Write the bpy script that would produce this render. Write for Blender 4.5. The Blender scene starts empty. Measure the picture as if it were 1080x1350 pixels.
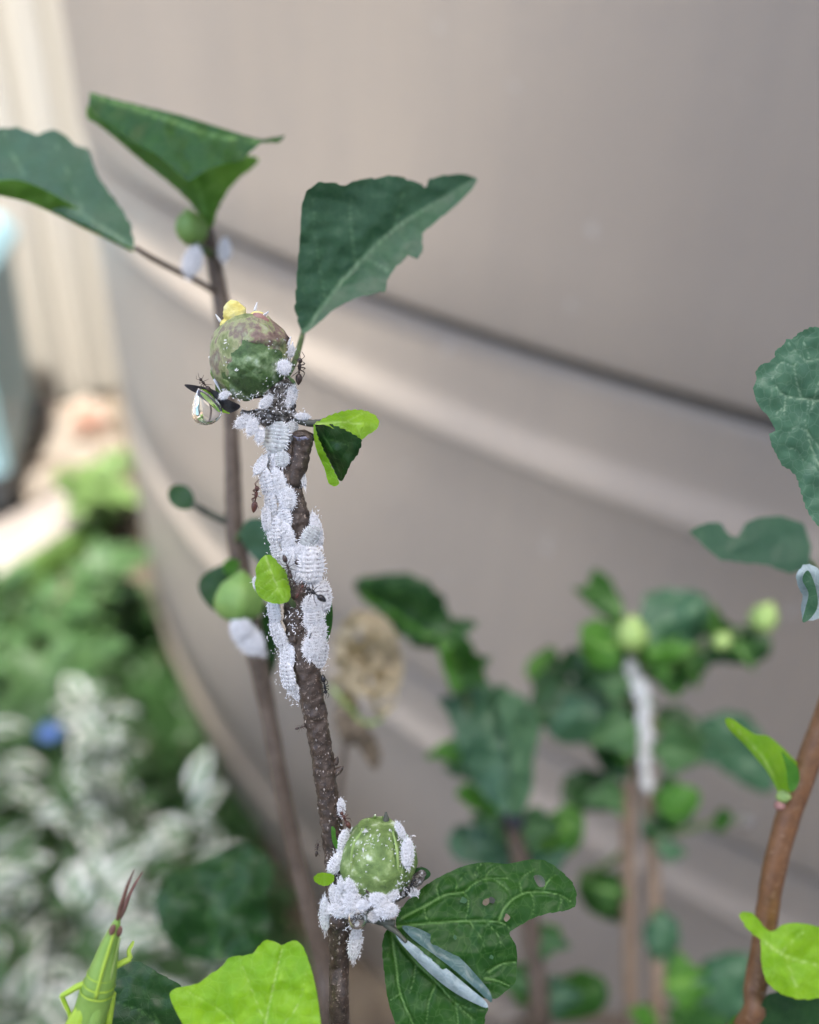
import bpy, math, random
import numpy as np
from mathutils import Vector, Matrix, noise
from mathutils.geometry import delaunay_2d_cdt

random.seed(7)
rng = np.random.default_rng(7)
sc = bpy.context.scene
col = sc.collection
PI = math.pi

# ------------------------------------------------------------------ camera
CAM = Vector((0.0, 0.0, 0.85))
pitch, roll = math.radians(33.77), math.radians(3.39)
f0 = Vector((0, math.cos(pitch), -math.sin(pitch)))
u0 = Vector((0, math.sin(pitch), math.cos(pitch)))
x0 = Vector((1, 0, 0))
CX = x0 * math.cos(roll) + u0 * math.sin(roll)
CU = u0 * math.cos(roll) - x0 * math.sin(roll)
CF = f0
FPX = 1081.0
cam_d = bpy.data.cameras.new('camera')
cam = bpy.data.objects.new('camera', cam_d)
col.objects.link(cam)
m3 = Matrix((CX, CU, -CF)).transposed()
cam.matrix_world = Matrix.Translation(CAM) @ m3.to_4x4()
cam_d.sensor_fit = 'HORIZONTAL'
cam_d.sensor_width = 36.0
cam_d.lens = 36.0 * FPX / 1080.0
cam_d.clip_start = 0.005
cam_d.clip_end = 200.0
cam_d.dof.use_dof = True
cam_d.dof.focus_distance = 0.0993
cam_d.dof.aperture_fstop = 11.5
sc.camera = cam

# ------------------------------------------------------------------ light
SUN_EL, SUN_AZ = math.radians(66), math.radians(160)    # compass azimuth of the sun, 180 = behind the camera
sdir = Vector((math.sin(SUN_AZ) * math.cos(SUN_EL), math.cos(SUN_AZ) * math.cos(SUN_EL), math.sin(SUN_EL)))
world = bpy.data.worlds.new('World')
sc.world = world
world.use_nodes = True
wn = world.node_tree
bg = wn.nodes['Background']
sky = wn.nodes.new('ShaderNodeTexSky')
sky.sky_type = 'NISHITA'
sky.sun_disc = False
sky.sun_elevation = SUN_EL
sky.sun_rotation = SUN_AZ
sky.dust_density = 4.0
sky.air_density = 0.8
sky.ozone_density = 1.0
wn.links.new(sky.outputs[0], bg.inputs[0])
bg.inputs[1].default_value = 0.15
sun_d = bpy.data.lights.new('sun', 'SUN')
sun_d.energy = 2.0
sun_d.angle = math.radians(1.6)
sun_d.color = (1.0, 0.95, 0.87)
sun = bpy.data.objects.new('sun', sun_d)
col.objects.link(sun)
sun.rotation_euler = sdir.to_track_quat('Z', 'Y').to_euler()
sc.view_settings.view_transform = 'Standard'
sc.view_settings.look = 'None'
sc.view_settings.gamma = 1.0
sc.view_settings.use_curve_mapping = False
sc.view_settings.exposure = 2.15

# ------------------------------------------------------------------ helpers
def P(px, py, d):
    """world point at view depth d (metres) seen at photo pixel px, py"""
    return CAM + CF * d + CX * ((px - 540.0) / FPX * d) - CU * ((py - 675.0) / FPX * d)

def S(d):
    return d / FPX

def G(px, py, z=0.0):
    r = CF + CX * ((px - 540.0) / FPX) - CU * ((py - 675.0) / FPX)
    return CAM + r * ((z - CAM.z) / r.z)

def link(name, me, parent=None, loc=None):
    o = bpy.data.objects.new(name, me)
    col.objects.link(o)
    if parent: o.parent = parent
    if loc is not None: o.location = loc
    return o

def thing(name, label, cat, loc, group=None):
    o = link(name, None, None, loc)
    o.empty_display_size = 0.01
    return tag(o, label, cat, group)

def tag(o, label=None, cat=None, group=None, kind=None):
    if label: o['label'] = label
    if cat: o['category'] = cat
    if group: o['group'] = group
    if kind: o['kind'] = kind
    return o

def root_loc(o):
    v = Vector((0, 0, 0))
    while o:
        v = v + o.location
        o = o.parent
    return v

class MB:
    def __init__(s):
        s.v, s.f, s.m, s.a = [], [], [], []
    def add(s, verts, faces, mi=0, attr=None):
        b = len(s.v)
        s.v += [tuple(v) for v in verts]
        s.f += [tuple(i + b for i in f) for f in faces]
        s.m += [mi] * len(faces)
        s.a += list(attr) if attr is not None else [0.0] * len(verts)
    def mesh(s, name, mats, off=Vector((0, 0, 0)), smooth=True):
        me = bpy.data.meshes.new(name)
        me.from_pydata([(v[0] - off[0], v[1] - off[1], v[2] - off[2]) for v in s.v], [], s.f)
        for mt in (mats if isinstance(mats, (list, tuple)) else [mats]): me.materials.append(mt)
        me.polygons.foreach_set('material_index', s.m)
        at = me.attributes.new('vein', 'FLOAT', 'POINT')
        at.data.foreach_set('value', s.a)
        if smooth: me.shade_smooth()
        me.update()
        return me
    def build(s, name, mats, parent=None, smooth=True):
        """link as one mesh object; vertices are world points, the parent chain only translates"""
        off = root_loc(parent) if parent else Vector((0, 0, 0))
        return link(name, s.mesh(name, mats, off, smooth), parent)

def spline(pts, n):
    """Catmull-Rom through rows of pts, n samples per span"""
    p = np.asarray(pts, float)
    q = np.vstack([2 * p[0] - p[1], p, 2 * p[-1] - p[-2]])
    out = []
    for i in range(1, len(q) - 2):
        for k in range(n):
            t = k / n
            out.append(0.5 * (2 * q[i] + (q[i + 1] - q[i - 1]) * t + (2 * q[i - 1] - 5 * q[i] + 4 * q[i + 1] - q[i + 2]) * t * t
                              + (3 * q[i] - q[i - 1] - 3 * q[i + 1] + q[i + 2]) * t ** 3))
    out.append(p[-1])
    return np.array(out)

def tube(mb, pts, rad, n=6, seg=12, mi=0, bump=0.0, bfreq=1000.0, cap=True):
    """pts world points, rad metres; tapered round tube with noise on its radius"""
    rows = spline([[*p, r] for p, r in zip(pts, rad)], n)
    C, R = rows[:, :3], rows[:, 3]
    T = np.gradient(C, axis=0)
    T /= np.linalg.norm(T, axis=1)[:, None] + 1e-12
    a = Vector(T[0]).orthogonal().normalized()
    vs, fs = [], []
    for i in range(len(C)):
        t = Vector(T[i])
        a = (a - t * a.dot(t)).normalized()
        b = t.cross(a)
        for k in range(seg):
            th = 2 * PI * k / seg
            d = a * math.cos(th) + b * math.sin(th)
            r = max(R[i], 1e-6)
            p = Vector(C[i]) + d * r
            if bump:
                p += d * (r * bump * (noise.noise(p * bfreq) + 0.6 * noise.noise(p * bfreq * 2.7)))
            vs.append(p)
    for i in range(len(C) - 1):
        for k in range(seg):
            k2 = (k + 1) % seg
            fs.append((i * seg + k, i * seg + k2, (i + 1) * seg + k2, (i + 1) * seg + k))
    if cap:
        n0 = len(vs)
        vs.append(Vector(C[0])); vs.append(Vector(C[-1]) + Vector(T[-1]) * R[-1] * 0.35)
        e = (len(C) - 1) * seg
        for k in range(seg):
            k2 = (k + 1) % seg
            fs.append((n0, k2, k)); fs.append((n0 + 1, e + k, e + k2))
    mb.add(vs, fs, mi)

def lathe(mb, prof, c, a, e, n, seg=32, lobes=0, lamp=0.0, bump=0.0, bfreq=900.0, mi=0, flat=1.0):
    """prof [(t, r)] along axis a from c, radius in the plane of e and n"""
    vs, fs = [], []
    for (t, r) in prof:
        for k in range(seg):
            th = 2 * PI * k / seg
            d = e * math.cos(th) + n * (math.sin(th) * flat)
            rr = r * (1 + lamp * math.cos(lobes * th) if lobes else 1)
            p = c + a * t + d * rr
            if bump:
                p += d * (bump * r * (noise.noise(p * bfreq) + 0.5 * noise.noise(p * bfreq * 3.1)))
            vs.append(p)
    for i in range(len(prof) - 1):
        for k in range(seg):
            k2 = (k + 1) % seg
            fs.append((i * seg + k, i * seg + k2, (i + 1) * seg + k2, (i + 1) * seg + k))
    mb.add(vs, fs, mi)

def smooth_prof(pts, n=5):
    r = spline(pts, n)
    return [(float(t), max(float(x), 0.0)) for t, x in r]

def box(mb, lo, hi, mi=0):
    x0_, y0_, z0_ = lo; x1, y1, z1 = hi
    vs = [(x0_, y0_, z0_), (x1, y0_, z0_), (x1, y1, z0_), (x0_, y1, z0_), (x0_, y0_, z1), (x1, y0_, z1), (x1, y1, z1), (x0_, y1, z1)]
    mb.add(vs, [(0, 3, 2, 1), (4, 5, 6, 7), (0, 1, 5, 4), (1, 2, 6, 5), (2, 3, 7, 6), (3, 0, 4, 7)], mi)

# ------------------------------------------------------------------ materials
def mat(name):
    m = bpy.data.materials.new(name)
    m.use_nodes = True
    nt = m.node_tree
    return m, nt, nt.nodes['Principled BSDF'], nt.nodes['Material Output']

def node(nt, t, **kw):
    n = nt.nodes.new(t)
    for k, v in kw.items():
        if k.startswith('_'): setattr(n, k[1:], v)
        else: n.inputs[k].default_value = v
    return n

def ramp(nt, fac, stops):
    r = nt.nodes.new('ShaderNodeValToRGB')
    el = r.color_ramp.elements
    while len(el) < len(stops): el.new(0.5)
    for e_, (p, c) in zip(el, stops):
        e_.position = p
        e_.color = (*c, 1) if len(c) == 3 else c
    nt.links.new(fac, r.inputs[0])
    return r.outputs[0]

def noise_fac(nt, scale, detail=4, rough=0.55, coord='Object', dist=0.0, stretch=1.0):
    tc = nt.nodes.new('ShaderNodeTexCoord')
    n = node(nt, 'ShaderNodeTexNoise', Scale=scale, Detail=detail, Roughness=rough, Distortion=dist)
    if stretch != 1.0:
        mp = nt.nodes.new('ShaderNodeMapping'); mp.inputs['Rotation'].default_value = (pitch, 0, 0)
        m2 = nt.nodes.new('ShaderNodeMapping'); m2.inputs['Scale'].default_value = (1, 1, stretch)
        nt.links.new(tc.outputs[coord], mp.inputs[0]); nt.links.new(mp.outputs[0], m2.inputs[0]); nt.links.new(m2.outputs[0], n.inputs['Vector'])
    else: nt.links.new(tc.outputs[coord], n.inputs['Vector'])
    return n.outputs[0]

def mix(nt, fac, a, b, mode='MIX'):
    m = nt.nodes.new('ShaderNodeMix')
    m.data_type = 'RGBA'; m.blend_type = mode
    for sock, v in ((m.inputs[0], fac), (m.inputs[6], a), (m.inputs[7], b)):
        if hasattr(v, 'is_linked') or hasattr(v, 'links'): nt.links.new(v, sock)
        elif isinstance(v, (int, float)): sock.default_value = v
        else: sock.default_value = (*v, 1)
    return m.outputs[2]

def bump(nt, height, bsdf, dist, strength=1.0):
    b = node(nt, 'ShaderNodeBump', Distance=dist, Strength=strength)
    nt.links.new(height, b.inputs['Height'])
    nt.links.new(b.outputs[0], bsdf.inputs['Normal'])

def noisy(name, stops, scale, rough=0.6, bdist=0.0, bscale=None, spec=0.5, detail=5, stretch=1.0):
    m, nt, b, o = mat(name)
    c = ramp(nt, noise_fac(nt, scale, detail, stretch=stretch), stops)
    nt.links.new(c, b.inputs['Base Color'])
    b.inputs['Roughness'].default_value = rough
    b.inputs['Specular IOR Level'].default_value = spec
    if bdist: bump(nt, noise_fac(nt, bscale or scale * 3, 6, 0.6, stretch=stretch), b, bdist)
    return m

def leaf_mat(name, dark, light, vein, trans, tw=0.35, rough=0.45, scale=180, spec=0.5, bscale=2500.0, bdist=0.00003, coat=0.0):
    """pigment mottled between dark and light, pale veins from the 'vein' attribute, light coming through"""
    m, nt, b, o = mat(name)
    n1 = noise_fac(nt, scale, 5, 0.6)
    c = ramp(nt, n1, [(0.3, dark), (0.7, light)])
    tc = nt.nodes.new('ShaderNodeTexCoord')
    wp = node(nt, 'ShaderNodeTexNoise', Scale=500.0, Detail=2.0)
    nt.links.new(tc.outputs['Object'], wp.inputs['Vector'])
    vm = nt.nodes.new('ShaderNodeVectorMath'); vm.operation = 'MULTIPLY_ADD'; vm.inputs[1].default_value = (0.0012,) * 3
    nt.links.new(wp.outputs['Color'], vm.inputs[0]); nt.links.new(tc.outputs['Object'], vm.inputs[2])
    vo = nt.nodes.new('ShaderNodeTexVoronoi'); vo.feature = 'DISTANCE_TO_EDGE'; vo.inputs['Scale'].default_value = 780.0
    nt.links.new(vm.outputs[0], vo.inputs['Vector'])
    net = ramp(nt, vo.outputs['Distance'], [(0.0, (0.38, 0.38, 0.38)), (0.07, (0, 0, 0))])
    c = mix(nt, net, c, [0.55 * a_ + 0.45 * b_ for a_, b_ in zip(light, vein)])
    at = nt.nodes.new('ShaderNodeAttribute'); at.attribute_name = 'vein'
    c = mix(nt, at.outputs['Fac'], c, vein)
    nt.links.new(c, b.inputs['Base Color'])
    b.inputs['Roughness'].default_value = rough
    b.inputs['Specular IOR Level'].default_value = spec
    if coat: b.inputs['Coat Weight'].default_value = coat
    hn = nt.nodes.new('ShaderNodeMath'); hn.operation = 'MULTIPLY_ADD'; hn.inputs[1].default_value = -0.9
    nt.links.new(net, hn.inputs[0]); nt.links.new(noise_fac(nt, bscale, 4, 0.6), hn.inputs[2])
    bump(nt, hn.outputs[0], b, bdist * 2.0)
    t = nt.nodes.new('ShaderNodeBsdfTranslucent')
    nt.links.new(mix(nt, at.outputs['Fac'], trans, [min(1, x * 1.3) for x in trans]), t.inputs[0])
    mx = nt.nodes.new('ShaderNodeMixShader')
    mx.inputs[0].default_value = tw
    nt.links.new(b.outputs[0], mx.inputs[1]); nt.links.new(t.outputs[0], mx.inputs[2])
    nt.links.new(mx.outputs[0], o.inputs[0])
    return m

M = {}
M['leaf'] = leaf_mat('leaf_green', (0.012, 0.062, 0.006), (0.030, 0.105, 0.012), (0.17, 0.33, 0.09), (0.09, 0.38, 0.02), 0.25, 0.42, spec=0.28)
M['leaf_dark'] = leaf_mat('leaf_dark', (0.011, 0.048, 0.011), (0.026, 0.088, 0.018), (0.08, 0.19, 0.05), (0.05, 0.24, 0.02), 0.22, 0.36, spec=0.4)
M['leaf_blue'] = leaf_mat('leaf_bluish', (0.028, 0.095, 0.044), (0.050, 0.140, 0.066), (0.16, 0.30, 0.16), (0.06, 0.28, 0.07), 0.25, 0.42)
M['leaf_pale'] = leaf_mat('leaf_pale', (0.055, 0.15, 0.085), (0.095, 0.22, 0.125), (0.34, 0.50, 0.32), (0.12, 0.38, 0.10), 0.28, 0.42)
M['leaf_under'] = leaf_mat('leaf_underside', (0.05, 0.14, 0.06), (0.10, 0.22, 0.10), (0.22, 0.36, 0.20), (0.10, 0.38, 0.04), 0.35, 0.6)
M['leaf_mid'] = leaf_mat('leaf_fresh', (0.04, 0.15, 0.012), (0.08, 0.24, 0.02), (0.2, 0.40, 0.06), (0.18, 0.55, 0.02), 0.35, 0.45)
M['leaf_young'] = leaf_mat('leaf_young', (0.17, 0.38, 0.006), (0.33, 0.56, 0.016), (0.50, 0.68, 0.20), (0.65, 1.0, 0.02), 0.40, 0.5, scale=210, bdist=0.00006)
M['leaf_silver'] = leaf_mat('leaf_silver', (0.22, 0.30, 0.30), (0.42, 0.52, 0.52), (0.6, 0.7, 0.68), (0.2, 0.35, 0.25), 0.15, 0.38, scale=500, spec=0.5)
M['leaf_lit'] = leaf_mat('leaf_lit', (0.075, 0.19, 0.012), (0.12, 0.27, 0.025), (0.22, 0.38, 0.08), (0.30, 0.70, 0.03), 0.42, 0.5)
M['leaf_soft'] = leaf_mat('leaf_soft', (0.030, 0.10, 0.030), (0.075, 0.18, 0.06), (0.14, 0.27, 0.11), (0.12, 0.38, 0.05), 0.32, 0.45)
M['leaf_teal'] = leaf_mat('leaf_teal', (0.040, 0.095, 0.082), (0.085, 0.165, 0.145), (0.3, 0.4, 0.36), (0.1, 0.3, 0.15), 0.12, 0.30, scale=260, spec=0.6)
M['papery_spot'] = noisy('papery_spot', [(0.3, (0.14, 0.11, 0.065)), (0.7, (0.26, 0.22, 0.15))], 900, 0.7)
M['leaf_rim'] = leaf_mat('leaf_rim', (0.12, 0.26, 0.07), (0.22, 0.38, 0.14), (0.3, 0.45, 0.2), (0.25, 0.55, 0.1), 0.35, 0.5)
M['petiole'] = noisy('petiole_skin', [(0.3, (0.05, 0.09, 0.025)), (0.7, (0.10, 0.15, 0.05))], 400, 0.5)
M['petiole_dark'] = noisy('petiole_dark', [(0.3, (0.035, 0.04, 0.03)), (0.7, (0.10, 0.11, 0.08))], 600, 0.5)

def bark(name, dark, mid, speck, scale=700, amount=0.60):
    m, nt, b, o = mat(name)
    n1 = noise_fac(nt, scale, 6, 0.65)
    n2 = noise_fac(nt, scale * 2.6, 3, 0.6)
    c = ramp(nt, n1, [(0.3, dark), (0.62, mid)])
    k = ramp(nt, n2, [(amount, (0, 0, 0)), (amount + 0.08, (1, 1, 1))])
    c = mix(nt, k, c, speck)
    n3 = noise_fac(nt, scale * 0.35, 5, 0.7)
    c = mix(nt, ramp(nt, n3, [(0.48, (0, 0, 0)), (0.66, (0.4, 0.4, 0.4))]), c, [0.5 * a_ + 0.5 * b_ for a_, b_ in zip(mid, speck)])
    nt.links.new(c, b.inputs['Base Color'])
    b.inputs['Roughness'].default_value = 0.42
    bump(nt, n2, b, 0.00012)
    return m
M['bark'] = bark('bark_main', (0.018, 0.012, 0.008), (0.065, 0.044, 0.030), (0.26, 0.21, 0.17), 1100)
M['bark_back'] = bark('bark_back', (0.06, 0.042, 0.028), (0.11, 0.08, 0.055), (0.2, 0.16, 0.12))
M['bark_red'] = bark('bark_red', (0.10, 0.045, 0.018), (0.19, 0.09, 0.035), (0.26, 0.16, 0.09), 500)
M['bark_tan'] = bark('bark_tan', (0.14, 0.10, 0.07), (0.22, 0.16, 0.11), (0.3, 0.24, 0.18), 300)
M['cut_end'] = noisy('cut_end', [(0.35, (0.05, 0.05, 0.07)), (0.65, (0.30, 0.30, 0.40))], 1600, 0.3, 0.0001)
M['node_fuzz'] = noisy('node_fuzz', [(0.42, (0.035, 0.030, 0.024)), (0.58, (0.20, 0.19, 0.17)), (0.68, (0.55, 0.56, 0.57))], 1900, 0.7, 0.0003, 3500, detail=8)
M['bud'] = noisy('bud_green', [(0.30, (0.07, 0.13, 0.025)), (0.52, (0.17, 0.27, 0.07)), (0.60, (0.30, 0.40, 0.16)), (0.68, (0.62, 0.70, 0.54))], 560, 0.5, 0.00022, 2600, detail=9)
M['calyx'] = noisy('calyx_green', [(0.32, (0.018, 0.05, 0.010)), (0.50, (0.06, 0.13, 0.03)), (0.60, (0.20, 0.30, 0.14)), (0.68, (0.45, 0.55, 0.42))], 420, 0.5, 0.00022, 2600, detail=9)
M['petal_skin'] = noisy('petal_base', [(0.28, (0.08, 0.12, 0.035)), (0.42, (0.20, 0.25, 0.09)), (0.50, (0.33, 0.36, 0.18)), (0.57, (0.20, 0.15, 0.12)), (0.64, (0.30, 0.32, 0.20)), (0.72, (0.55, 0.56, 0.48))], 520, 0.45, 0.0003, 2400, detail=9, stretch=0.5)
M['petal_rim'] = noisy('petal_rim', [(0.34, (0.10, 0.06, 0.05)), (0.48, (0.24, 0.17, 0.13)), (0.56, (0.30, 0.34, 0.16)), (0.68, (0.46, 0.44, 0.34))], 650, 0.5, 0.0002, 2600, detail=8)
M['petal_yellow'] = noisy('petal_yellow', [(0.3, (0.62, 0.52, 0.10)), (0.5, (0.78, 0.70, 0.22)), (0.7, (0.84, 0.79, 0.45))], 700, 0.55, 0.00025, 2500, detail=7)
M['petal_pink'] = noisy('petal_pink', [(0.3, (0.22, 0.09, 0.08)), (0.7, (0.40, 0.24, 0.20))], 500, 0.5)
M['bud_plain'] = noisy('bud_plain', [(0.3, (0.13, 0.27, 0.05)), (0.7, (0.24, 0.40, 0.10))], 150, 0.5)
M['bud_pale'] = noisy('bud_pale', [(0.3, (0.20, 0.34, 0.07)), (0.7, (0.36, 0.48, 0.17))], 150, 0.5)
M['bract_dark'] = noisy('bract_dark', [(0.35, (0.012, 0.012, 0.018)), (0.7, (0.06, 0.065, 0.08))], 900, 0.3, 0.00008, 2500)
M['wax'] = noisy('wax_white', [(0.30, (0.50, 0.52, 0.53)), (0.58, (0.80, 0.81, 0.815))], 9, 0.75, 0.00006, 26, 0.3)
M['wax_grey'] = noisy('wax_grey', [(0.30, (0.34, 0.37, 0.36)), (0.60, (0.58, 0.62, 0.61))], 6, 0.6, 0.00004, 26, 0.4)
for k_ in ('wax', 'wax_grey'):
    nt = M[k_].node_tree; b = nt.nodes['Principled BSDF']
    at = nt.nodes.new('ShaderNodeAttribute'); at.attribute_name = 'vein'
    oi = nt.nodes.new('ShaderNodeObjectInfo')
    c = mix(nt, ramp(nt, oi.outputs['Random'], [(0.0, (1, 1, 1)), (1.0, (0, 0, 0))]), b.inputs['Base Color'].links[0].from_socket, mix(nt, 0.30, b.inputs['Base Color'].links[0].from_socket, (0.42, 0.42, 0.40)))
    c = mix(nt, at.outputs['Fac'], c, (0.24, 0.23, 0.24))
    nt.links.new(c, b.inputs['Base Color'])
M['wax_thread'] = noisy('wax_thread', [(0.3, (0.78, 0.80, 0.82)), (0.7, (0.88, 0.89, 0.90))], 12, 0.7)
M['ant_black'] = noisy('ant_black', [(0.3, (0.006, 0.006, 0.007)), (0.7, (0.018, 0.017, 0.018))], 9, 0.22)
M['ant_brown'] = noisy('ant_brown', [(0.3, (0.018, 0.012, 0.010)), (0.7, (0.065, 0.040, 0.030))], 7, 0.28)
M['ant_red'] = noisy('ant_red', [(0.3, (0.035, 0.012, 0.008)), (0.7, (0.13, 0.045, 0.028))], 7, 0.3)

m, nt, b, o = mat('water')
b.inputs['Base Color'].default_value = (1, 1, 1, 1)
b.inputs['Roughness'].default_value = 0.0
b.inputs['IOR'].default_value = 1.33
b.inputs['Transmission Weight'].default_value = 1.0
M['water'] = m

# ------------------------------------------------------------------ the setting: ground, tank, fence
def plane_obj(name, mat_, pts, z, kind='structure'):
    mb = MB()
    mb.add([(p[0], p[1], z) for p in pts], [tuple(range(len(pts)))])
    o = mb.build(name, mat_, None, False)
    if kind: o['kind'] = kind
    return o

m_soil = noisy('soil', [(0.25, (0.05, 0.04, 0.028)), (0.5, (0.14, 0.11, 0.075)), (0.75, (0.30, 0.25, 0.18))], 9, 0.9, 0.01, 60)
gm = MB()
NX = 90
def gz(x, y):
    return 0.012 * noise.noise(Vector((x * 6, y * 6, 0))) - 0.006
xs = np.concatenate([[-60, -20, -8], np.linspace(-3, 3, NX), [8, 20, 60]])
ys = np.concatenate([[-60, -20, -8], np.linspace(-3, 4, NX), [8, 20, 60]])
vs = [(x, y, gz(x, y)) for y in ys for x in xs]
W_ = len(xs)
gm.add(vs, [(j * W_ + i, j * W_ + i + 1, (j + 1) * W_ + i + 1, (j + 1) * W_ + i) for j in range(len(ys) - 1) for i in range(W_ - 1)])
g = gm.build('ground', m_soil); g['kind'] = 'structure'

# pale edging strip running away beside the bed, on the ground by the bin
ea, eb, ec, ed = G(-120, 870), G(150, 672), G(150, 628), G(-120, 770)
em = MB()
top = [Vector((p.x, p.y, 0.028)) for p in (ea, eb, ec, ed)]
bot = [Vector((p.x, p.y, -0.02)) for p in (ea, eb, ec, ed)]
em.add(top + bot, [(0, 1, 2, 3), (0, 4, 5, 1), (1, 5, 6, 2), (2, 6, 7, 3), (3, 7, 4, 0)])
e_ = em.build('path', noisy('pale_paving', [(0.3, (0.24, 0.21, 0.185)), (0.7, (0.38, 0.34, 0.31))], 14, 0.85, 0.002, 90), None, False)
e_['kind'] = 'structure'

# tank: a big ribbed rainwater tank, axis to the right behind the plants
R_T = 1.2
TC = Vector((0.6278 * R_T, 1.1247 * R_T, 0.0))
m, nt, b, o = mat('tank_plastic')
n1 = noise_fac(nt, 2.2, 4, 0.5)
n2 = noise_fac(nt, 26.0, 6, 0.65)
c = ramp(nt, n1, [(0.3, (0.345, 0.298, 0.243)), (0.7, (0.388, 0.338, 0.278))])
c = mix(nt, ramp(nt, n2, [(0.56, (0, 0, 0)), (0.75, (0.35, 0.35, 0.35))]), c, (0.30, 0.27, 0.24))
tcz = nt.nodes.new('ShaderNodeTexCoord'); mpz = nt.nodes.new('ShaderNodeMapping'); mpz.inputs['Scale'].default_value = (9, 9, 0.9)
nz_ = node(nt, 'ShaderNodeTexNoise', Scale=1.6, Detail=6.0, Roughness=0.65)
nt.links.new(tcz.outputs['Object'], mpz.inputs[0]); nt.links.new(mpz.outputs[0], nz_.inputs['Vector'])
c = mix(nt, ramp(nt, nz_.outputs[0], [(0.45, (0, 0, 0)), (0.70, (0.40, 0.40, 0.40))]), c, (0.27, 0.25, 0.225))
c = mix(nt, ramp(nt, noise_fac(nt, 60.0, 3, 0.5), [(0.70, (0, 0, 0)), (0.74, (0.6, 0.6, 0.6))]), c, (0.48, 0.45, 0.42))
nt.links.new(c, b.inputs['Base Color'])
b.inputs['Roughness'].default_value = 0.46
b.inputs['Specular IOR Level'].default_value = 0.4
bump(nt, noise_fac(nt, 420.0, 3, 0.6), b, 0.0004)
M['tank'] = m
prof = [(0.0, R_T - 0.01)]
def groove(z_bright):
    # flush wall, lip out, pale ledge, recess, dark overhang (listed upwards)
    return [(z_bright - 0.034, R_T), (z_bright - 0.0265, R_T + 0.0015), (z_bright - 0.0225, R_T + 0.0008), (z_bright - 0.0095, R_T - 0.0042),
            (z_bright - 0.005, R_T - 0.0047), (z_bright + 0.0300, R_T - 0.0052), (z_bright + 0.0310, R_T - 0.0115), (z_bright + 0.0364, R_T - 0.0115), (z_bright + 0.0376, R_T - 0.001), (z_bright + 0.043, R_T)]
for zb in (0.133, 0.408, 0.6615, 0.93, 1.20, 1.47, 1.74):
    prof += groove(zb)
prof += [(1.95, R_T), (2.02, R_T - 0.03), (2.10, R_T - 0.2), (2.22, R_T - 0.7), (2.26, 0.25), (2.34, 0.24), (2.36, 0.20), (2.36, 0.0)]
tk = thing('water_tank', 'big taupe ribbed plastic rainwater tank filling the background behind the plants', 'tank', TC)
tm = MB()
prof = [(a[0] + (b_[0] - a[0]) * k / 5, a[1] + (b_[1] - a[1]) * k / 5) for a, b_ in zip(prof, prof[1:]) for k in range(5)] + prof[-1:]
lathe(tm, prof, TC.copy(), Vector((0, 0, 1)), Vector((1, 0, 0)), Vector((0, 1, 0)), 300)
tm.build('tank_body', M['tank'], tk)
M['notch_dark'] = noisy('groove_dark', [(0.30, (0.070, 0.060, 0.045)), (0.55, (0.125, 0.108, 0.084)), (0.75, (0.22, 0.195, 0.16))], 24, 0.9)  # dark brown mottled band lining the groove notch
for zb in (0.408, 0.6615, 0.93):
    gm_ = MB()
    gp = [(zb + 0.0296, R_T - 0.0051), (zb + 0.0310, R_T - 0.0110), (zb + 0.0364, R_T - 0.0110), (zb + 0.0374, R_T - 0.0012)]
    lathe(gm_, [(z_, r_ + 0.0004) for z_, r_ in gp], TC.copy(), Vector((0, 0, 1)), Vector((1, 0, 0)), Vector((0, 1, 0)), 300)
    gm_.build('dark_band', M['notch_dark'], tk)

# fence: cream corrugated steel sheets with rails and posts, behind on the left
FA, FB = G(60, 531), G(128, 508)
fd = Vector((0.84, 0.54, 0)).normalized()
fnrm = Vector((fd.y, -fd.x, 0))
if fnrm.dot(CAM - FA) < 0: fnrm = -fnrm
m_fence = noisy('fence_cream', [(0.3, (0.43, 0.41, 0.37)), (0.7, (0.48, 0.46, 0.415))], 3, 0.45)
ft = thing('steel_fence', 'cream corrugated steel fence running behind the bin at the far left', 'fence', Vector((FA.x, FA.y, 0)))
origin = Vector((FA.x, FA.y, 0))
def fence_panel(s0, s1):
    """ribbed sheet, ribs upright; thin folded steel with both skins"""
    mb = MB()
    pitch_ = 0.076
    pr = []
    s = s0
    while s < s1:
        for ds, dn in ((0.0, 0.0), (0.042, 0.0), (0.052, 0.030), (0.066, 0.030)):
            if s + ds <= s1: pr.append((s + ds, dn))
        s += pitch_
    vs, fs = [], []
    for (a, dn) in pr:
        for (z, off) in ((0.02, 0), (1.8, 0), (0.02, -0.0012), (1.8, -0.0012)):
            vs.append(origin + fd * a + fnrm * (dn + off) + Vector((0, 0, z)))
    for i in range(len(pr) - 1):
        a, b_ = i * 4, i * 4 + 4
        fs += [(a, b_, b_ + 1, a + 1), (a + 2, a + 3, b_ + 3, b_ + 2), (a + 1, b_ + 1, b_ + 3, a + 3)]
    mb.add(vs, fs)
    return mb
for k in range(-4, 3):
    fence_panel(k * 0.78 + 0.30 + 0.002, (k + 1) * 0.78 + 0.30 - 0.002).build('fence_sheet', m_fence, ft, False)
def bar(mb, s0, s1, z0, z1, n0, n1):
    vs = [origin + fd * s + fnrm * n + Vector((0, 0, z)) for s in (s0, s1) for n in (n0, n1) for z in (z0, z1)]
    mb.add(vs, [(0, 1, 3, 2), (4, 6, 7, 5), (0, 4, 5, 1), (2, 3, 7, 6), (1, 5, 7, 3), (0, 2, 6, 4)])
rm = MB(); bar(rm, -2.9, 2.6, 1.8, 1.84, -0.03, 0.035); rm.build('rail', m_fence, ft, False)
rm = MB(); bar(rm, -2.9, 2.6, 0.0, 0.035, -0.04, -0.003); rm.build('rail', m_fence, ft, False)

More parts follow.
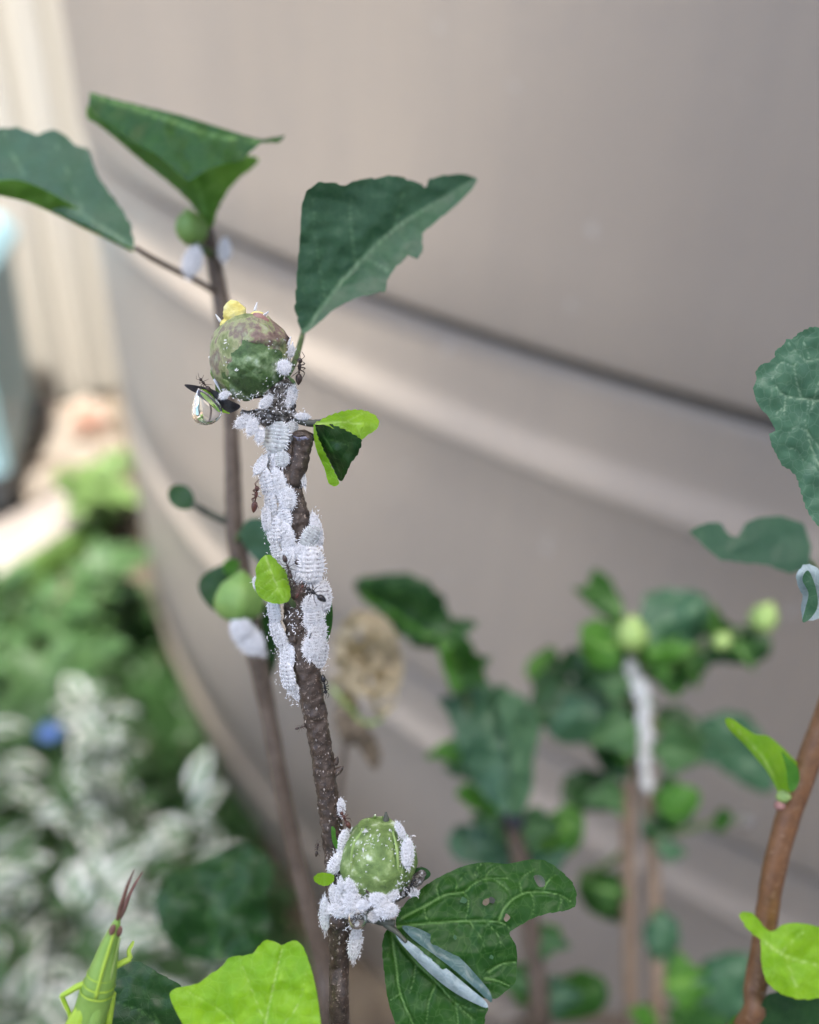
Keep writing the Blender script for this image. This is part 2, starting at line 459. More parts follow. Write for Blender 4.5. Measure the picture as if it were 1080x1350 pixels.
# a slim blue grey pipe standing in the gap between fence and tank
pp = G(138, 560)
pb = P(112, 60, 1.35)
m_pipe = noisy('pipe_blue_grey', [(0.3, (0.36, 0.44, 0.50)), (0.7, (0.46, 0.54, 0.60))], 6, 0.4)
pt = thing('downpipe', 'slim pale blue grey pipe upright between the cream fence and the tank', 'pipe', Vector((pb.x, pb.y, 0)))
mb = MB(); tube(mb, [Vector((pb.x, pb.y, z)) for z in (0, 0.5, 1.1, 1.75)], [0.011] * 4, 3, 14); mb.build('pipe', m_pipe, pt)
mb = MB(); tube(mb, [Vector((pb.x, pb.y, z)) for z in (0.60, 0.62, 0.65, 0.67)], [0.016, 0.018, 0.018, 0.016], 2, 14); mb.build('collar', noisy('collar_white', [(0.3, (0.7, 0.72, 0.74)), (0.7, (0.8, 0.8, 0.8))], 5, 0.4), pt)

# bin at the far left edge: pale blue, tapered, with lid, rim and wheels
bb = G(-56, 640)
bn = thing('wheelie_bin', 'pale blue plastic bin at the left edge before the cream fence', 'bin', Vector((bb.x, bb.y, 0)))
m_bin = noisy('bin_blue', [(0.3, (0.27, 0.46, 0.54)), (0.7, (0.34, 0.53, 0.61))], 4, 0.4)
m_bindk = noisy('bin_dark', [(0.3, (0.03, 0.035, 0.04)), (0.7, (0.06, 0.065, 0.07))], 4, 0.5)
def tapered(mb, c, z0, z1, a0, b0, a1, b1, rot=0.25):
    vs = []
    for z, a, b_ in ((z0, a0, b0), (z1, a1, b1)):
        for (sx, sy) in ((-1, -1), (1, -1), (1, 1), (-1, 1)):
            for kx, ky in (((0.88, 1), (1, 0.88)) if sx * sy < 0 else ((1, 0.88), (0.88, 1))):
                x, y = sx * a * kx, sy * b_ * ky
                vs.append((c.x + x * math.cos(rot) - y * math.sin(rot), c.y + x * math.sin(rot) + y * math.cos(rot), z))
    n = 8
    mb.add(vs, [(i, (i + 1) % n, n + (i + 1) % n, n + i) for i in range(n)] + [tuple(range(n - 1, -1, -1)), tuple(range(n, 2 * n))])
mb = MB(); tapered(mb, bb, 0.10, 0.40, 0.135, 0.15, 0.15, 0.17); mb.build('bin_body', m_bin, bn, False)
mb = MB(); tapered(mb, bb, 0.03, 0.098, 0.125, 0.14, 0.133, 0.148); mb.build('bin_base', m_bindk, bn, False)
mb = MB(); tapered(mb, bb, 0.402, 0.42, 0.16, 0.18, 0.16, 0.18); mb.build('rim', m_bin, bn, False)
mb = MB(); tapered(mb, bb, 0.422, 0.45, 0.165, 0.185, 0.15, 0.17); mb.build('lid', m_bin, bn, False)
for s in (-1, 1):
    mb = MB()
    cx_ = bb + Vector((s * 0.10, 0.13, 0.06 - bb.z))
    lathe(mb, [(-0.02, 0.0), (-0.02, 0.045), (-0.012, 0.058), (0.012, 0.058), (0.02, 0.045), (0.02, 0.0)], cx_, Vector((1, 0, 0)), Vector((0, 1, 0)), Vector((0, 0, 1)), 20)
    mb.build('wheel', m_bindk, bn)

# two added blocks, unseen behind the photographer, shaped to shade the plants and tank
TPX = P(612, 230, 0.42)
sh = Vector((sdir.x, sdir.y, 0)).normalized()
HC = Vector((TPX.x, TPX.y, 0)) + sh * 1.55
hm = MB()
fp = [(HC.x, HC.y), (HC.x + 3.5, HC.y - 5.0), (HC.x + 7.0, HC.y - 5.0), (HC.x + 7.0, HC.y)]
hm.add([(x, y, 0) for x, y in fp] + [(x, y, 5.0) for x, y in fp], [(0, 3, 2, 1), (4, 5, 6, 7), (0, 1, 5, 4), (1, 2, 6, 5), (2, 3, 7, 6), (3, 0, 4, 7)])
sun_blocker = tag(hm.build('sun_blocker', noisy('sun_blocker_pale', [(0.3, (0.68, 0.67, 0.65)), (0.7, (0.75, 0.74, 0.72))], 4, 0.85, 0.002, 80), None, False),
            'added unseen tall pale block behind the photographer, shading the tank', 'sun_blocker')
wm = MB()
box(wm, (HC.x - 1.3, HC.y - 1.0, 0), (HC.x - 0.004, HC.y - 0.03, 0.60 + 1.58 * math.tan(SUN_EL)))
gw = tag(wm.build('low_sun_blocker', noisy('low_blocker_pale', [(0.3, (0.66, 0.65, 0.63)), (0.7, (0.73, 0.72, 0.70))], 5, 0.85, 0.002, 80), None, False),
         'added unseen lower pale block behind the photographer, shading the plants', 'low_sun_blocker')

# ------------------------------------------------------------------ traced leaves
def resample(poly, step, closed=True):
    p = np.asarray(poly, float)
    if closed: p = np.vstack([p, p[:1]])
    seg = np.linalg.norm(np.diff(p, axis=0), axis=1)
    L = np.concatenate([[0], np.cumsum(seg)])
    n = max(6, int(L[-1] / step))
    t = np.linspace(0, L[-1], n, endpoint=not closed)
    return np.stack([np.interp(t, L, p[:, 0]), np.interp(t, L, p[:, 1])], 1), t, L[-1]

def inside(poly, q):
    x, y = q[:, 0], q[:, 1]
    r = np.zeros(len(q), bool)
    j = len(poly) - 1
    for i in range(len(poly)):
        xi, yi = poly[i]; xj, yj = poly[j]
        c = ((yi > y) != (yj > y)) & (x < (xj - xi) * (y - yi) / (yj - yi + 1e-12) + xi)
        r ^= c
        j = i
    return r

def polydist(line, q):
    """distance from points q to a polyline and the fraction along it"""
    best = np.full(len(q), 1e9); frac = np.zeros(len(q))
    n = len(line) - 1
    for i in range(n):
        a, b_ = line[i], line[i + 1]
        ab = b_ - a
        t = np.clip(((q - a) @ ab) / (ab @ ab + 1e-12), 0, 1)
        d = np.linalg.norm(q - (a + t[:, None] * ab), axis=1)
        k = d < best
        best[k] = d[k]; frac[k] = (i + t[k]) / n
    return best, frac

def closed_spline(pts, n=8):
    p = np.asarray(pts, float)
    m_ = len(p)
    out = []
    for i in range(m_):
        a, b_, c_, d_ = p[(i - 1) % m_], p[i], p[(i + 1) % m_], p[(i + 2) % m_]
        for k in range(n):
            t = k / n
            out.append(0.5 * (2 * b_ + (c_ - a) * t + (2 * a - 5 * b_ + 4 * c_ - d_) * t * t + (3 * b_ - a - 3 * c_ + d_) * t ** 3))
    return np.array(out)

def traced_leaf(name, parent, outline, d, mats, g=(0, 0), mid=None, fold=0.0, bow=(0, 0), veins=(), step=4.0, serr=(0.0, 18.0), holes=(),
                th=0.00022, vw=2.2, relief=0.00010, wob=0.0004, smooth=True, label=None, dfn=None):
    """leaf blade: outline in photo pixels at real depth d, tilted by g, folded along mid, bowed; mats = (front, back, rim)"""
    ol = closed_spline(outline) if smooth else np.asarray(outline, float)
    ol, t, L = resample(ol, step)
    if serr[0]:
        nxt = np.roll(ol, -1, 0) - np.roll(ol, 1, 0)
        nr = np.stack([nxt[:, 1], -nxt[:, 0]], 1); nr /= np.linalg.norm(nr, axis=1)[:, None] + 1e-9
        area = 0.5 * np.sum(ol[:, 0] * np.roll(ol[:, 1], -1) - np.roll(ol[:, 0], -1) * ol[:, 1])
        if area < 0: nr = -nr
        ph = (t + 3.0 * np.sin(t / 31.0)) / serr[1]
        saw = ph - np.floor(ph)
        amp = serr[0] * (0.6 + 0.4 * np.sin(t / 47.0 + 1.3))
        ol = ol + nr * ((saw ** 0.7 - 0.5) * amp)[:, None]
    lo, hi = ol.min(0), ol.max(0)
    gx_, gy_ = np.meshgrid(np.arange(lo[0], hi[0], step), np.arange(lo[1], hi[1], step * 0.87))
    gx_ = gx_ + (np.arange(gx_.shape[0]) % 2)[:, None] * step * 0.5
    q = np.stack([gx_.ravel(), gy_.ravel()], 1) + rng.normal(size=(gx_.size, 2)) * step * 0.08
    q = q[inside(ol, q)]
    loops = [ol]
    for h in holes:
        hh, _, _ = resample(closed_spline(h), step * 0.7)
        loops.append(hh)
        q = q[~inside(hh, q)]
    for lp in loops:
        if len(q):
            dd, _ = polydist(np.vstack([lp, lp[:1]]), q)
            q = q[dd > step * 0.55]
    verts, edges, offs = [], [], 0
    for lp in loops:
        verts += [Vector((float(a), float(b_))) for a, b_ in lp]
        edges += [(offs + i, offs + (i + 1) % len(lp)) for i in range(len(lp))]
        offs += len(lp)
    verts += [Vector((float(a), float(b_))) for a, b_ in q]
    vo, eo, fo = delaunay_2d_cdt(verts, edges, [], 0, 1e-4)[:3]
    V = np.array([(v.x, v.y) for v in vo])
    F = np.array([f for f in fo if len(f) == 3])
    cen = V[F].mean(1)
    keep = inside(ol, cen)
    for lp in loops[1:]: keep &= ~inside(lp, cen)
    F = F[keep]
    # pixel y runs down: make triangles face the camera
    ar = (V[F[:, 1], 0] - V[F[:, 0], 0]) * (V[F[:, 2], 1] - V[F[:, 0], 1]) - (V[F[:, 1], 1] - V[F[:, 0], 1]) * (V[F[:, 2], 0] - V[F[:, 0], 0])
    F[ar > 0] = F[ar > 0][:, ::-1]
    c0 = V.mean(0)
    s = S(d)
    X, Y = V[:, 0] - c0[0], V[:, 1] - c0[1]
    dep = d + (g[0] * X + g[1] * Y) * s + bow[0] * X * X * s / 100.0 + bow[1] * Y * Y * s / 100.0
    if mid is not None and fold:
        dm, _ = polydist(spline(mid, 6), V)
        dep += fold * dm * s
    if dfn is not None: dep += dfn(V) * s
    wv = np.array([noise.noise(Vector((a / 42.0, b_ / 42.0, d * 900))) + 0.5 * noise.noise(Vector((a / 17.0, b_ / 17.0, d * 900 + 7))) for a, b_ in V])
    dep += wob * wv * (d / 0.1)
    at = np.zeros(len(V))
    for vn in veins:
        ln, w = (vn if isinstance(vn, tuple) and isinstance(vn[1], (int, float)) and isinstance(vn[0], list) else (vn, 1.0))
        dm, fr = polydist(spline(ln, 5), V)
        wd = 0.78 * vw * w * (1.15 - 0.75 * fr)
        at = np.maximum(at, np.exp(-(dm / wd) ** 2) * (0.95 if w >= 1 else 0.7))
        dep += 0.6 * relief * np.exp(-(dm / (wd * 3.0)) ** 2) * (d / 0.1) * w
    front = [P(a, b_, dd) for (a, b_), dd in zip(V, dep)]
    back = [P(a, b_, dd + th) for (a, b_), dd in zip(V, dep)]
    mb = MB()
    mb.add(front, F.tolist(), 0, at)
    mb.add(back, F[:, ::-1].tolist(), 1, at)
    # rim
    cnt = {}
    for f in F:
        for i in range(3):
            a, b_ = int(f[i]), int(f[(i + 1) % 3])
            cnt[(a, b_)] = 1
    rim = [(a, b_) for (a, b_) in cnt if (b_, a) not in cnt]
    rv, rf = [], []
    for (a, b_) in rim:
        k = len(rv)
        rv += [front[a], front[b_], back[b_], back[a]]
        rf.append((k, k + 3, k + 2, k + 1))
    mb.add(rv, rf, 2)
    o = mb.build(name, [M[x] for x in mats], parent)
    if label: o['label'] = label
    return o

def px_tube(name, parent, pts, mat_, n=6, seg=12, bump_=0.0, bfreq=1000.0, mb=None, build=True):
    """pts: (px, py, depth, radius px)"""
    mb = mb or MB()
    tube(mb, [P(a, b_, d) for a, b_, d, r in pts], [r * S(d) for a, b_, d, r in pts], n, seg, 0, bump_, bfreq)
    return mb.build(name, mat_, parent) if build else mb

def px_lathe(mb, c, ang, prof, d, seg=36, flat=1.0, tilt=0.0, **kw):
    """solid of revolution, prof in pixels; ang 0 = axis up the picture, clockwise positive; tilt leans its tip at the camera"""
    a = CX * math.sin(ang) + CU * math.cos(ang)
    e = CX * math.cos(ang) - CU * math.sin(ang)
    n = -CF
    a2 = a * math.cos(tilt) + n * math.sin(tilt)
    n2 = n * math.cos(tilt) - a * math.sin(tilt)
    s = S(d)
    lathe(mb, [(t * s, r * s) for t, r in prof], P(c[0], c[1], d), a2, e, n2, seg, flat=flat, **kw)
    return a2, e, n2

def stem_down(pts_px, below, foot, rad_foot):
    """world polyline for a stem: picture points, then down to its foot on the ground"""
    w = [P(a, b_, d) for a, b_, d, r in pts_px]
    rr = [r * S(d) for a, b_, d, r in pts_px]
    last = w[-1]
    for k, fr in enumerate(below):
        w.append(last.lerp(foot, fr) + Vector((0, 0.0, 0)))
        rr.append(rr[len(pts_px) - 1] + (rad_foot - rr[len(pts_px) - 1]) * fr)
    return w, rr

def leaf_canon(var, wid=0.42, fold=0.25, droop=0.25):
    """unit leaf along +y from the origin, normal +z; 'vein' holds how near the margin a point is"""
    mb = MB(); n, k_ = 10, 8
    top, at_ = [], []
    for i in range(n + 1):
        t = i / n
        wv = wid * (math.sin(PI * min(1, t ** 0.8)) ** 0.8) * (1 + 0.05 * math.sin(t * 22 + var)) if 0 < t < 1 else 0.004
        for k in range(k_ + 1):
            u_ = 2 * k / k_ - 1
            z = fold * abs(u_) * wv - droop * t * t + 0.02 * math.sin(5 * t + 3 * u_ + var)
            top.append(Vector((u_ * wv, t, z)))
            at_.append(max(abs(u_), (t - .6) * 2 if t > .6 else 0) ** 1.3)
    W = k_ + 1
    fs = [(i * W + k, i * W + k + 1, (i + 1) * W + k + 1, (i + 1) * W + k) for i in range(n) for k in range(k_)]
    mb.add(top, fs, 0, at_)
    mb.add([v - Vector((0, 0, .012)) for v in top], [f[::-1] for f in fs], 0, at_)
    return mb

# ------------------------------------------------------------------ main stem
D0 = 0.1
MAIN = [(371, 538, .1003, 13), (374, 560, .1004, 15), (378, 590, .1004, 17), (380, 615, .1004, 17.5), (382, 650, .1003, 17), (391, 685, .1002, 18), (396, 715, .1001, 18.5),
        (396, 750, .1001, 18.5), (394, 790, .1001, 19.5), (396, 822, .1001, 20), (401, 860, .1001, 17), (408, 900, .1001, 16), (415, 940, .1001, 15.5), (421, 975, .1001, 14.5),
        (426, 1005, .1001, 14.5), (432, 1050, .1001, 14), (438, 1095, .1001, 14), (443, 1140, .1001, 14.5), (447, 1190, .1001, 16), (448, 1225, .1001, 14.5), (447, 1270, .1001, 12.5), (447, 1350, .1002, 13)]
foot = Vector((-0.012, 0.150, 0.0))
main = thing('hibiscus_plant', 'dark speckled hibiscus stem in sharp focus crusted with white mealybugs', 'plant', foot.copy())
w, rr = stem_down(MAIN, (0.05, 0.3, 0.6, 1.0), foot, 0.0028)
mb = MB(); tube(mb, w, rr, 16, 40, 0, 0.15, 1300.0); mb.build('stem', M['bark'], main)
# old cut stub on the right of the top, its sawn end facing up
mb = MB(); tube(mb, [P(386, 640, .0996), P(393, 612, .0994), P(398, 590, .0993), P(400, 576, .0993), P(401, 570, .0993)], [x * S(.0994) for x in (9, 13, 12, 15, 12)], 8, 26, 0, 0.26, 1500)
so = mb.build('stub', M['bark'], main)
mb = MB(); px_lathe(mb, (400, 577), 0.15, smooth_prof([(-3, 11), (3, 12.5), (6, 10), (4, 4), (3, 0)]), .0991, 26, tilt=0.5, bump=0.25, bfreq=1500); mb.build('cut_end', M['cut_end'], so)
# swollen dark node under the bud
mb = MB(); tube(mb, [P(318, 545, .1006), P(335, 550, .1003), P(355, 550, .1), P(378, 548, .0998), P(392, 552, .0998)], [x * S(.1) for x in (5, 9, 13, 13, 6)], 6, 18, 0, 0.22, 1100)
mb.build('node', M['node_fuzz'], main)
# bud scales and scars along the bark
for (x, y, l, a, r) in ((446, 1016, 16, 0.9, 5), (443, 1004, 12, 0.4, 4), (398, 800, 16, 2.6, 7), (388, 842, 14, 0.4, 6), (404, 835, 12, 0.2, 5)):
    mb = MB(); px_lathe(mb, (x, y), a, smooth_prof([(-l * .5, 0.2), (-l * .3, r), (l * .2, r * .8), (l * .6, 0.3)]), .0988 if x < 440 else .1, 12, bump=0.2, bfreq=1400)
    mb.build('bud_scale', M['bark'], main)
# pale lenticels: raised corky flecks spread on the bark, one part
mb = MB()
wl = spline([[*p, r] for p, r in zip(w[:len(MAIN)], rr[:len(MAIN)])], 10)
for k in range(300):
    i = int(rng.integers(6, len(wl) - 2))
    c_ = Vector(wl[i, :3]); r_ = wl[i, 3]
    t_ = (Vector(wl[i + 1, :3]) - c_).normalized()
    th_ = rng.uniform(-1.5, 1.5)
    dr = (-CF * math.cos(th_) + CX * math.sin(th_)); dr = (dr - t_ * dr.dot(t_)).normalized()
    p_ = c_ + dr * r_ * 1.01
    sx = 0.00005 + 0.00016 * rng.random() ** 2.5
    q_ = t_.cross(dr)
    vs_ = [p_ + t_ * sx * 1.4, p_ + q_ * sx * .8, p_ - t_ * sx * 1.4, p_ - q_ * sx * .8, p_ + dr * sx * .8, p_ - dr * sx]
    mb.add(vs_, [(0, 1, 4), (1, 2, 4), (2, 3, 4), (3, 0, 4), (1, 0, 5), (2, 1, 5), (3, 2, 5), (0, 3, 5)])
lo = mb.build('lenticels', noisy('cork_fleck', [(0.3, (0.20, 0.17, 0.14)), (0.7, (0.5, 0.46, 0.42))], 900, 0.6), main); lo['kind'] = 'stuff'

# top flower bud: pale petal dome, dark green calyx in front, yellow petal tips
bud = MB()
px_lathe(bud, (333, 524), -0.06, smooth_prof([(0, 12), (6, 28), (20, 44), (42, 52), (66, 51), (86, 43), (100, 31), (106, 20), (104, 8), (98, 0)]), .1006, 60, lobes=7, lamp=0.014, bump=0.05, bfreq=700)
bo = bud.build('flower_bud', M['petal_skin'], main); bo['label'] = 'open topped green bud with yellow petals'
def calyx_lobe(cx_, cy_, rx, ry, d, rise, name, mt, parent, tilt=0.0):
    """one thick sepal hugging the bud: a domed shield with an uneven torn edge"""
    mb = MB()
    vs, fs = [], []
    n, k_ = 14, 60
    for i in range(n + 1):
        for k in range(k_):
            th = 2 * PI * k / k_
            edge = 1 + 0.09 * math.sin(5 * th + cx_) + 0.05 * math.sin(9 * th) + 0.12 * noise.noise(Vector((math.cos(th) * 3, math.sin(th) * 3, cx_)))
            q = i / n
            x = cx_ + rx * q * edge * math.cos(th)
            y = cy_ + ry * q * edge * math.sin(th)
            e2 = 1 - ((x - 331) / 54) ** 2 - ((y - 470) / 58) ** 2
            dd = 0.1006 - S(.1) * (52 * math.sqrt(max(0, e2)) + rise * (0.35 + 0.65 * math.sqrt(max(0, 1 - q * q))))
            pt_ = P(x, y, dd)
            dd += 2.2 * S(d) * (noise.noise(pt_ * 900) + 0.5 * noise.noise(pt_ * 2600))
            vs.append(P(x, y, dd))
    for i in range(n):
        for k in range(k_):
            k2 = (k + 1) % k_
            fs.append((i * k_ + k, (i + 1) * k_ + k, (i + 1) * k_ + k2, i * k_ + k2)[::-1])
    mb.add(vs, fs)
    return mb.build(name, mt, parent)
def ring_petals(parent):
    """torn purple brown petal rim round the open top"""
    for k in range(7):
        th = 2 * PI * k / 7 + .2
        mb = MB(); vs, fs = [], []
        for i in range(7):
            for j in range(9):
                v = i / 6; a_ = th + (j / 8 - .5) * 1.05 * (1 - .5 * v * v)
                R_ = (46.5 + 9 * math.sin(PI * min(1, v * 1.3)) * (1 - .5 * v) - 22 * v ** 1.8) * (1 + .03 * math.sin(3 * a_ + k))
                h_ = 456 - 36 * v - (5 * math.sin(a_ * 5 + k) * v)
                x = 330 + R_ * math.sin(a_); z_ = R_ * math.cos(a_)
                p_ = P(x, h_ , .1006 - z_ * S(.1) * 1.02 - .00012)
                vs.append(p_ + CU * (.00018 * noise.noise(p_ * 1500)) - CF * (.00018 * noise.noise(p_ * 1100)))
        fs = [(i * 9 + j, (i + 1) * 9 + j, (i + 1) * 9 + j + 1, i * 9 + j + 1) for i in range(6) for j in range(8)]
        n_ = len(vs)
        mb.add(vs + [v + CF * .0002 for v in vs], fs + [tuple(q + n_ for q in f[::-1]) for f in fs])
        mb.build('petal', M['petal_rim'], parent)
ring_petals(bo)
calyx_lobe(331, 488, 41, 39, .0985, 7, 'calyx', M['calyx'], bo)
calyx_lobe(364, 500, 24, 28, .0990, 6, 'calyx', M['calyx'], bo)
calyx_lobe(294, 486, 15, 36, .1000, 4, 'calyx', M['bud'], bo)
# fuzz skirt between bud and node
mb = MB(); px_lathe(mb, (372, 548), -0.12, smooth_prof([(0, 15), (14, 20), (30, 23), (46, 16), (52, 6)]), .0996, 28, bump=0.10, bfreq=1500); mb.build('receptacle', M['node_fuzz'], main)
for (x, y, a, l, r, mt) in ((312, 424, -0.25, 30, 15, 'petal_yellow'), (324, 424, 1.1, 26, 7, 'petal_yellow'), (302, 432, -0.5, 14, 9, 'petal_yellow'), (318, 430, 0.2, 12, 9, 'petal_yellow'), (340, 424, 0.5, 12, 10, 'petal_pink'), (327, 432, 1.2, 30, 11, 'petal_pink'), (305, 438, 1.4, 30, 9, 'petal_pink')):
    mb = MB(); px_lathe(mb, (x, y), a, smooth_prof([(-6, 3), (0, r * .8), (l * .45, r), (l * .8, r * .72), (l, 0.2)]), .0987 if mt == 'petal_yellow' else .0985, 24, flat=0.6, bump=0.24, bfreq=1100)
    mb.build('petal', M[mt], bo)
# thin dry hairs and sepal points round the rim of the bud
for (x, y, a, l) in ((336, 410, 0.25, 12), (291, 424, -0.6, 12), (277, 470, 2.9, 20), (384, 470, 0.1, 20), (345, 418, 0.9, 12), (380, 455, 0.3, 12), (283, 500, 2.7, 18)):
    dx, dy = math.sin(a) * l, -math.cos(a) * l
    px_tube('sepal_point', bo, [(x, y, .0996, 2.2), (x + dx * .5, y + dy * .5, .0994, 1.6), (x + dx, y + dy, .0992, 0.5)], M['wax_thread'], 4, 8)

# curled dark bract on the left that holds a water drop
traced_leaf('bract', main, [(317, 535), (300, 526), (282, 514), (258, 508), (243, 507), (252, 515), (272, 524), (284, 535), (296, 544), (308, 543)], .0990, ('bract_dark', 'bract_dark', 'bract_dark'), g=(-0.3, 0.6), step=2.2, wob=0.0004, th=0.0005)
traced_leaf('bract', main, [(262, 514), (274, 515), (284, 526), (295, 540), (304, 545), (292, 543), (278, 530)], .0986, ('leaf_young', 'leaf_mid', 'leaf_rim'), step=2.2, wob=0.0002)

# folded leaf on the right of the top bud
px_tube('petiole', main, [(386, 551, .0997, 6), (400, 556, .0994, 5), (414, 558, .0991, 5), (424, 556, .0990, 3.5)], M['petiole_dark'], 6, 14, 0.12, 1500)
lf = traced_leaf('leaf', main, [(414, 560), (424, 553), (440, 546), (460, 541), (480, 541), (495, 548), (500, 558), (495, 567), (484, 574), (474, 583), (468, 590), (462, 578), (445, 568), (428, 560)], .0992, ('leaf_young', 'leaf_under', 'leaf_rim'),
                 g=(0.5, -0.9), step=2.2, serr=(2.6, 9), wob=0.0009, mid=[(414, 559), (455, 556), (492, 556)], fold=0.5, veins=[[(416, 559), (450, 557), (490, 560)], ([(440, 558), (458, 566), (470, 580)], .6), ([(455, 557), (472, 548), (482, 543)], .6)], vw=1.6, label='small young leaf folded like a tent')
traced_leaf('leaf_fold', lf, [(415, 557), (430, 558), (448, 564), (468, 574), (477, 582), (472, 598), (462, 612), (455, 628), (448, 634), (438, 615), (427, 595), (418, 574)], .0984, ('leaf_dark', 'leaf_under', 'leaf_rim'),
            g=(-0.5, 0.55), bow=(1.1, 0.5), step=2.2, serr=(3.0, 9), wob=0.0013, veins=[[(416, 559), (436, 590), (450, 630)], ([(428, 578), (446, 582), (464, 590)], .6)], vw=1.6)
traced_leaf('leaf_fold', lf, [(414, 558), (419, 575), (428, 596), (438, 616), (447, 636), (441, 641), (433, 636), (428, 618), (419, 598), (414, 578)], .0986, ('leaf_young', 'leaf_young', 'leaf_rim'), g=(-0.6, 0.3), step=2.2, serr=(2.0, 8), wob=0.0007)

# small woolly young leaf on the front of the stem
traced_leaf('leaf', main, [(352, 731), (361, 735), (368, 744), (376, 752), (381, 768), (383, 786), (378, 794), (366, 796), (352, 793), (341, 785), (336, 772), (338, 760), (337, 750), (343, 738)], .0962, ('leaf_young', 'leaf_under', 'leaf_rim'),
            g=(0.25, -0.2), bow=(0.35, 0.15), step=2.2, serr=(1.6, 9), mid=[(350, 734), (362, 765), (376, 792)], fold=0.25, wob=0.0005, vw=1.5, relief=0.00022,
            veins=[[(350, 733), (358, 755), (368, 778), (378, 794)], ([(356, 750), (346, 756), (339, 758)], .6), ([(360, 762), (348, 772), (340, 778)], .6), ([(363, 768), (374, 764), (381, 766)], .6), ([(366, 775), (356, 786), (350, 791)], .6)], label='tiny bright woolly leaf on the front of the stem')
px_tube('petiole', main, [(381, 790, .0975, 3.5), (386, 796, .0982, 4), (392, 804, .0990, 4)], M['petiole'], 5, 12)

# leaf behind the stem, only its rim showing
traced_leaf('leaf', main, [(428, 780), (436, 790), (439, 808), (437, 830), (430, 848), (418, 842), (412, 815), (416, 790)], .104, ('leaf', 'leaf_under', 'leaf_rim'), g=(0.6, 0), step=4, wob=0.0003)

# the large notched leaf to the right of the top bud, slightly behind
px_tube('petiole', main, [(376, 500, .1012, 4), (388, 478, .1045, 4), (396, 452, .111, 3.8), (400, 436, .117, 3)], M['petiole'], 6, 12)
traced_leaf('leaf', main, [(399, 442), (389, 408), (391, 370), (395, 320), (398, 270), (404, 252), (420, 240), (440, 241), (455, 245), (472, 237), (496, 235), (520, 231), (544, 238), (562, 247), (566, 236), (585, 231), (612, 229), (631, 236), (622, 250), (600, 272), (575, 292), (556, 308), (558, 326), (552, 342), (540, 336), (528, 346), (512, 364), (508, 384), (490, 388), (466, 394), (440, 408), (418, 428)], .119, ('leaf_blue', 'leaf_under', 'leaf_rim'),
            g=(0.42, -0.12), step=4, serr=(3, 22), mid=[(399, 440), (450, 370), (520, 300), (625, 235)], fold=-0.48, wob=0.0006, smooth=False, vw=2.2,
            veins=[[(399, 440), (450, 372), (520, 302), (618, 240)], ([(430, 398), (418, 330), (412, 262)], .6), ([(470, 350), (462, 290), (466, 242)], .6), ([(520, 302), (530, 262), (545, 242)], .6), ([(480, 340), (505, 352), (512, 360)], .6)], label='large blue green leaf with a notched edge')

# lower flower bud with its woolly foot
lb = MB()
px_lathe(lb, (497, 1176), 0.02, smooth_prof([(0, 10), (4, 24), (16, 41), (38, 50), (58, 49), (76, 40), (88, 29), (93, 24), (94, 0)]), .0998, 48, lobes=5, lamp=0.035, bump=0.03, bfreq=700, tilt=0.15)
lbo = lb.build('flower_bud', M['bud'], main); lbo['label'] = 'closed round green bud low on the stem'
for k in range(6):
    th = k * PI / 3 + 0.3
    x, y = 497 + 25 * math.cos(th), 1090 + 5 * math.sin(th)
    px_tube('sepal_point', lbo, [(x, y + 4, .0998 - 0.0012 * math.sin(th), 5), (497 + 18 * math.cos(th), y - 2, .0998 - 0.001 * math.sin(th), 4), (497 + 10 * math.cos(th), y - 8 + 3 * math.sin(th), .0998, 1)], M['bud'], 5, 10, 0.15, 1200)
px_tube('sepal_point', lbo, [(508, 1090, .0998, 5), (509, 1080, .0998, 4), (509, 1071, .0998, 1.5)], M['petiole_dark'], 5, 10, 0.2, 1500)
# ridges between the sepals
for (a, b_, c_) in (((462, 1150), (466, 1115), (480, 1092)), ((525, 1160), (524, 1125), (518, 1096)), ((492, 1165), (504, 1140), (517, 1118))):
    px_tube('sepal_seam', lbo, [(a[0], a[1], .0957, 1.4), (b_[0], b_[1], .0951, 1.8), (c_[0], c_[1], .0966, 1.2)], M['bud_pale'], 6, 8, 0.3, 1500)
px_tube('bud_stalk', main, [(452, 1212, .0999, 8), (470, 1204, .0996, 10), (488, 1194, .0994, 13), (496, 1178, .0996, 16)], M['node_fuzz'], 6, 18, 0.22, 1200)
px_tube('twig', main, [(488, 1194, .0990, 9), (508, 1188, .0985, 9), (528, 1176, .0985, 9), (545, 1163, .0988, 8), (556, 1152, .099, 9), (562, 1150, .099, 5)], M['node_fuzz'], 6, 16, 0.25, 1200)
px_tube('twig', main, [(470, 1206, .0992, 8), (492, 1210, .0985, 7), (510, 1216, .098, 6), (520, 1218, .0978, 5)], M['petiole_dark'], 6, 14, 0.25, 1400)
traced_leaf('leaf', main, [(540, 1156), (548, 1146), (560, 1144), (568, 1152), (562, 1160), (550, 1163)], .0985, ('leaf_dark', 'leaf_under', 'leaf_rim'), step=2.2)
# two tiny leaflets on the left of the stem
traced_leaf('leaf', main, [(413, 1159), (419, 1152), (430, 1151), (440, 1154), (439, 1163), (430, 1168), (420, 1166)], .0972, ('leaf_young', 'leaf_under', 'leaf_rim'), step=2, serr=(1.2, 6))
traced_leaf('leaf', main, [(437, 1090), (442, 1093), (443, 1104), (447, 1116), (443, 1119), (438, 1108)], .0978, ('leaf_mid', 'leaf_under', 'leaf_rim'), step=2)

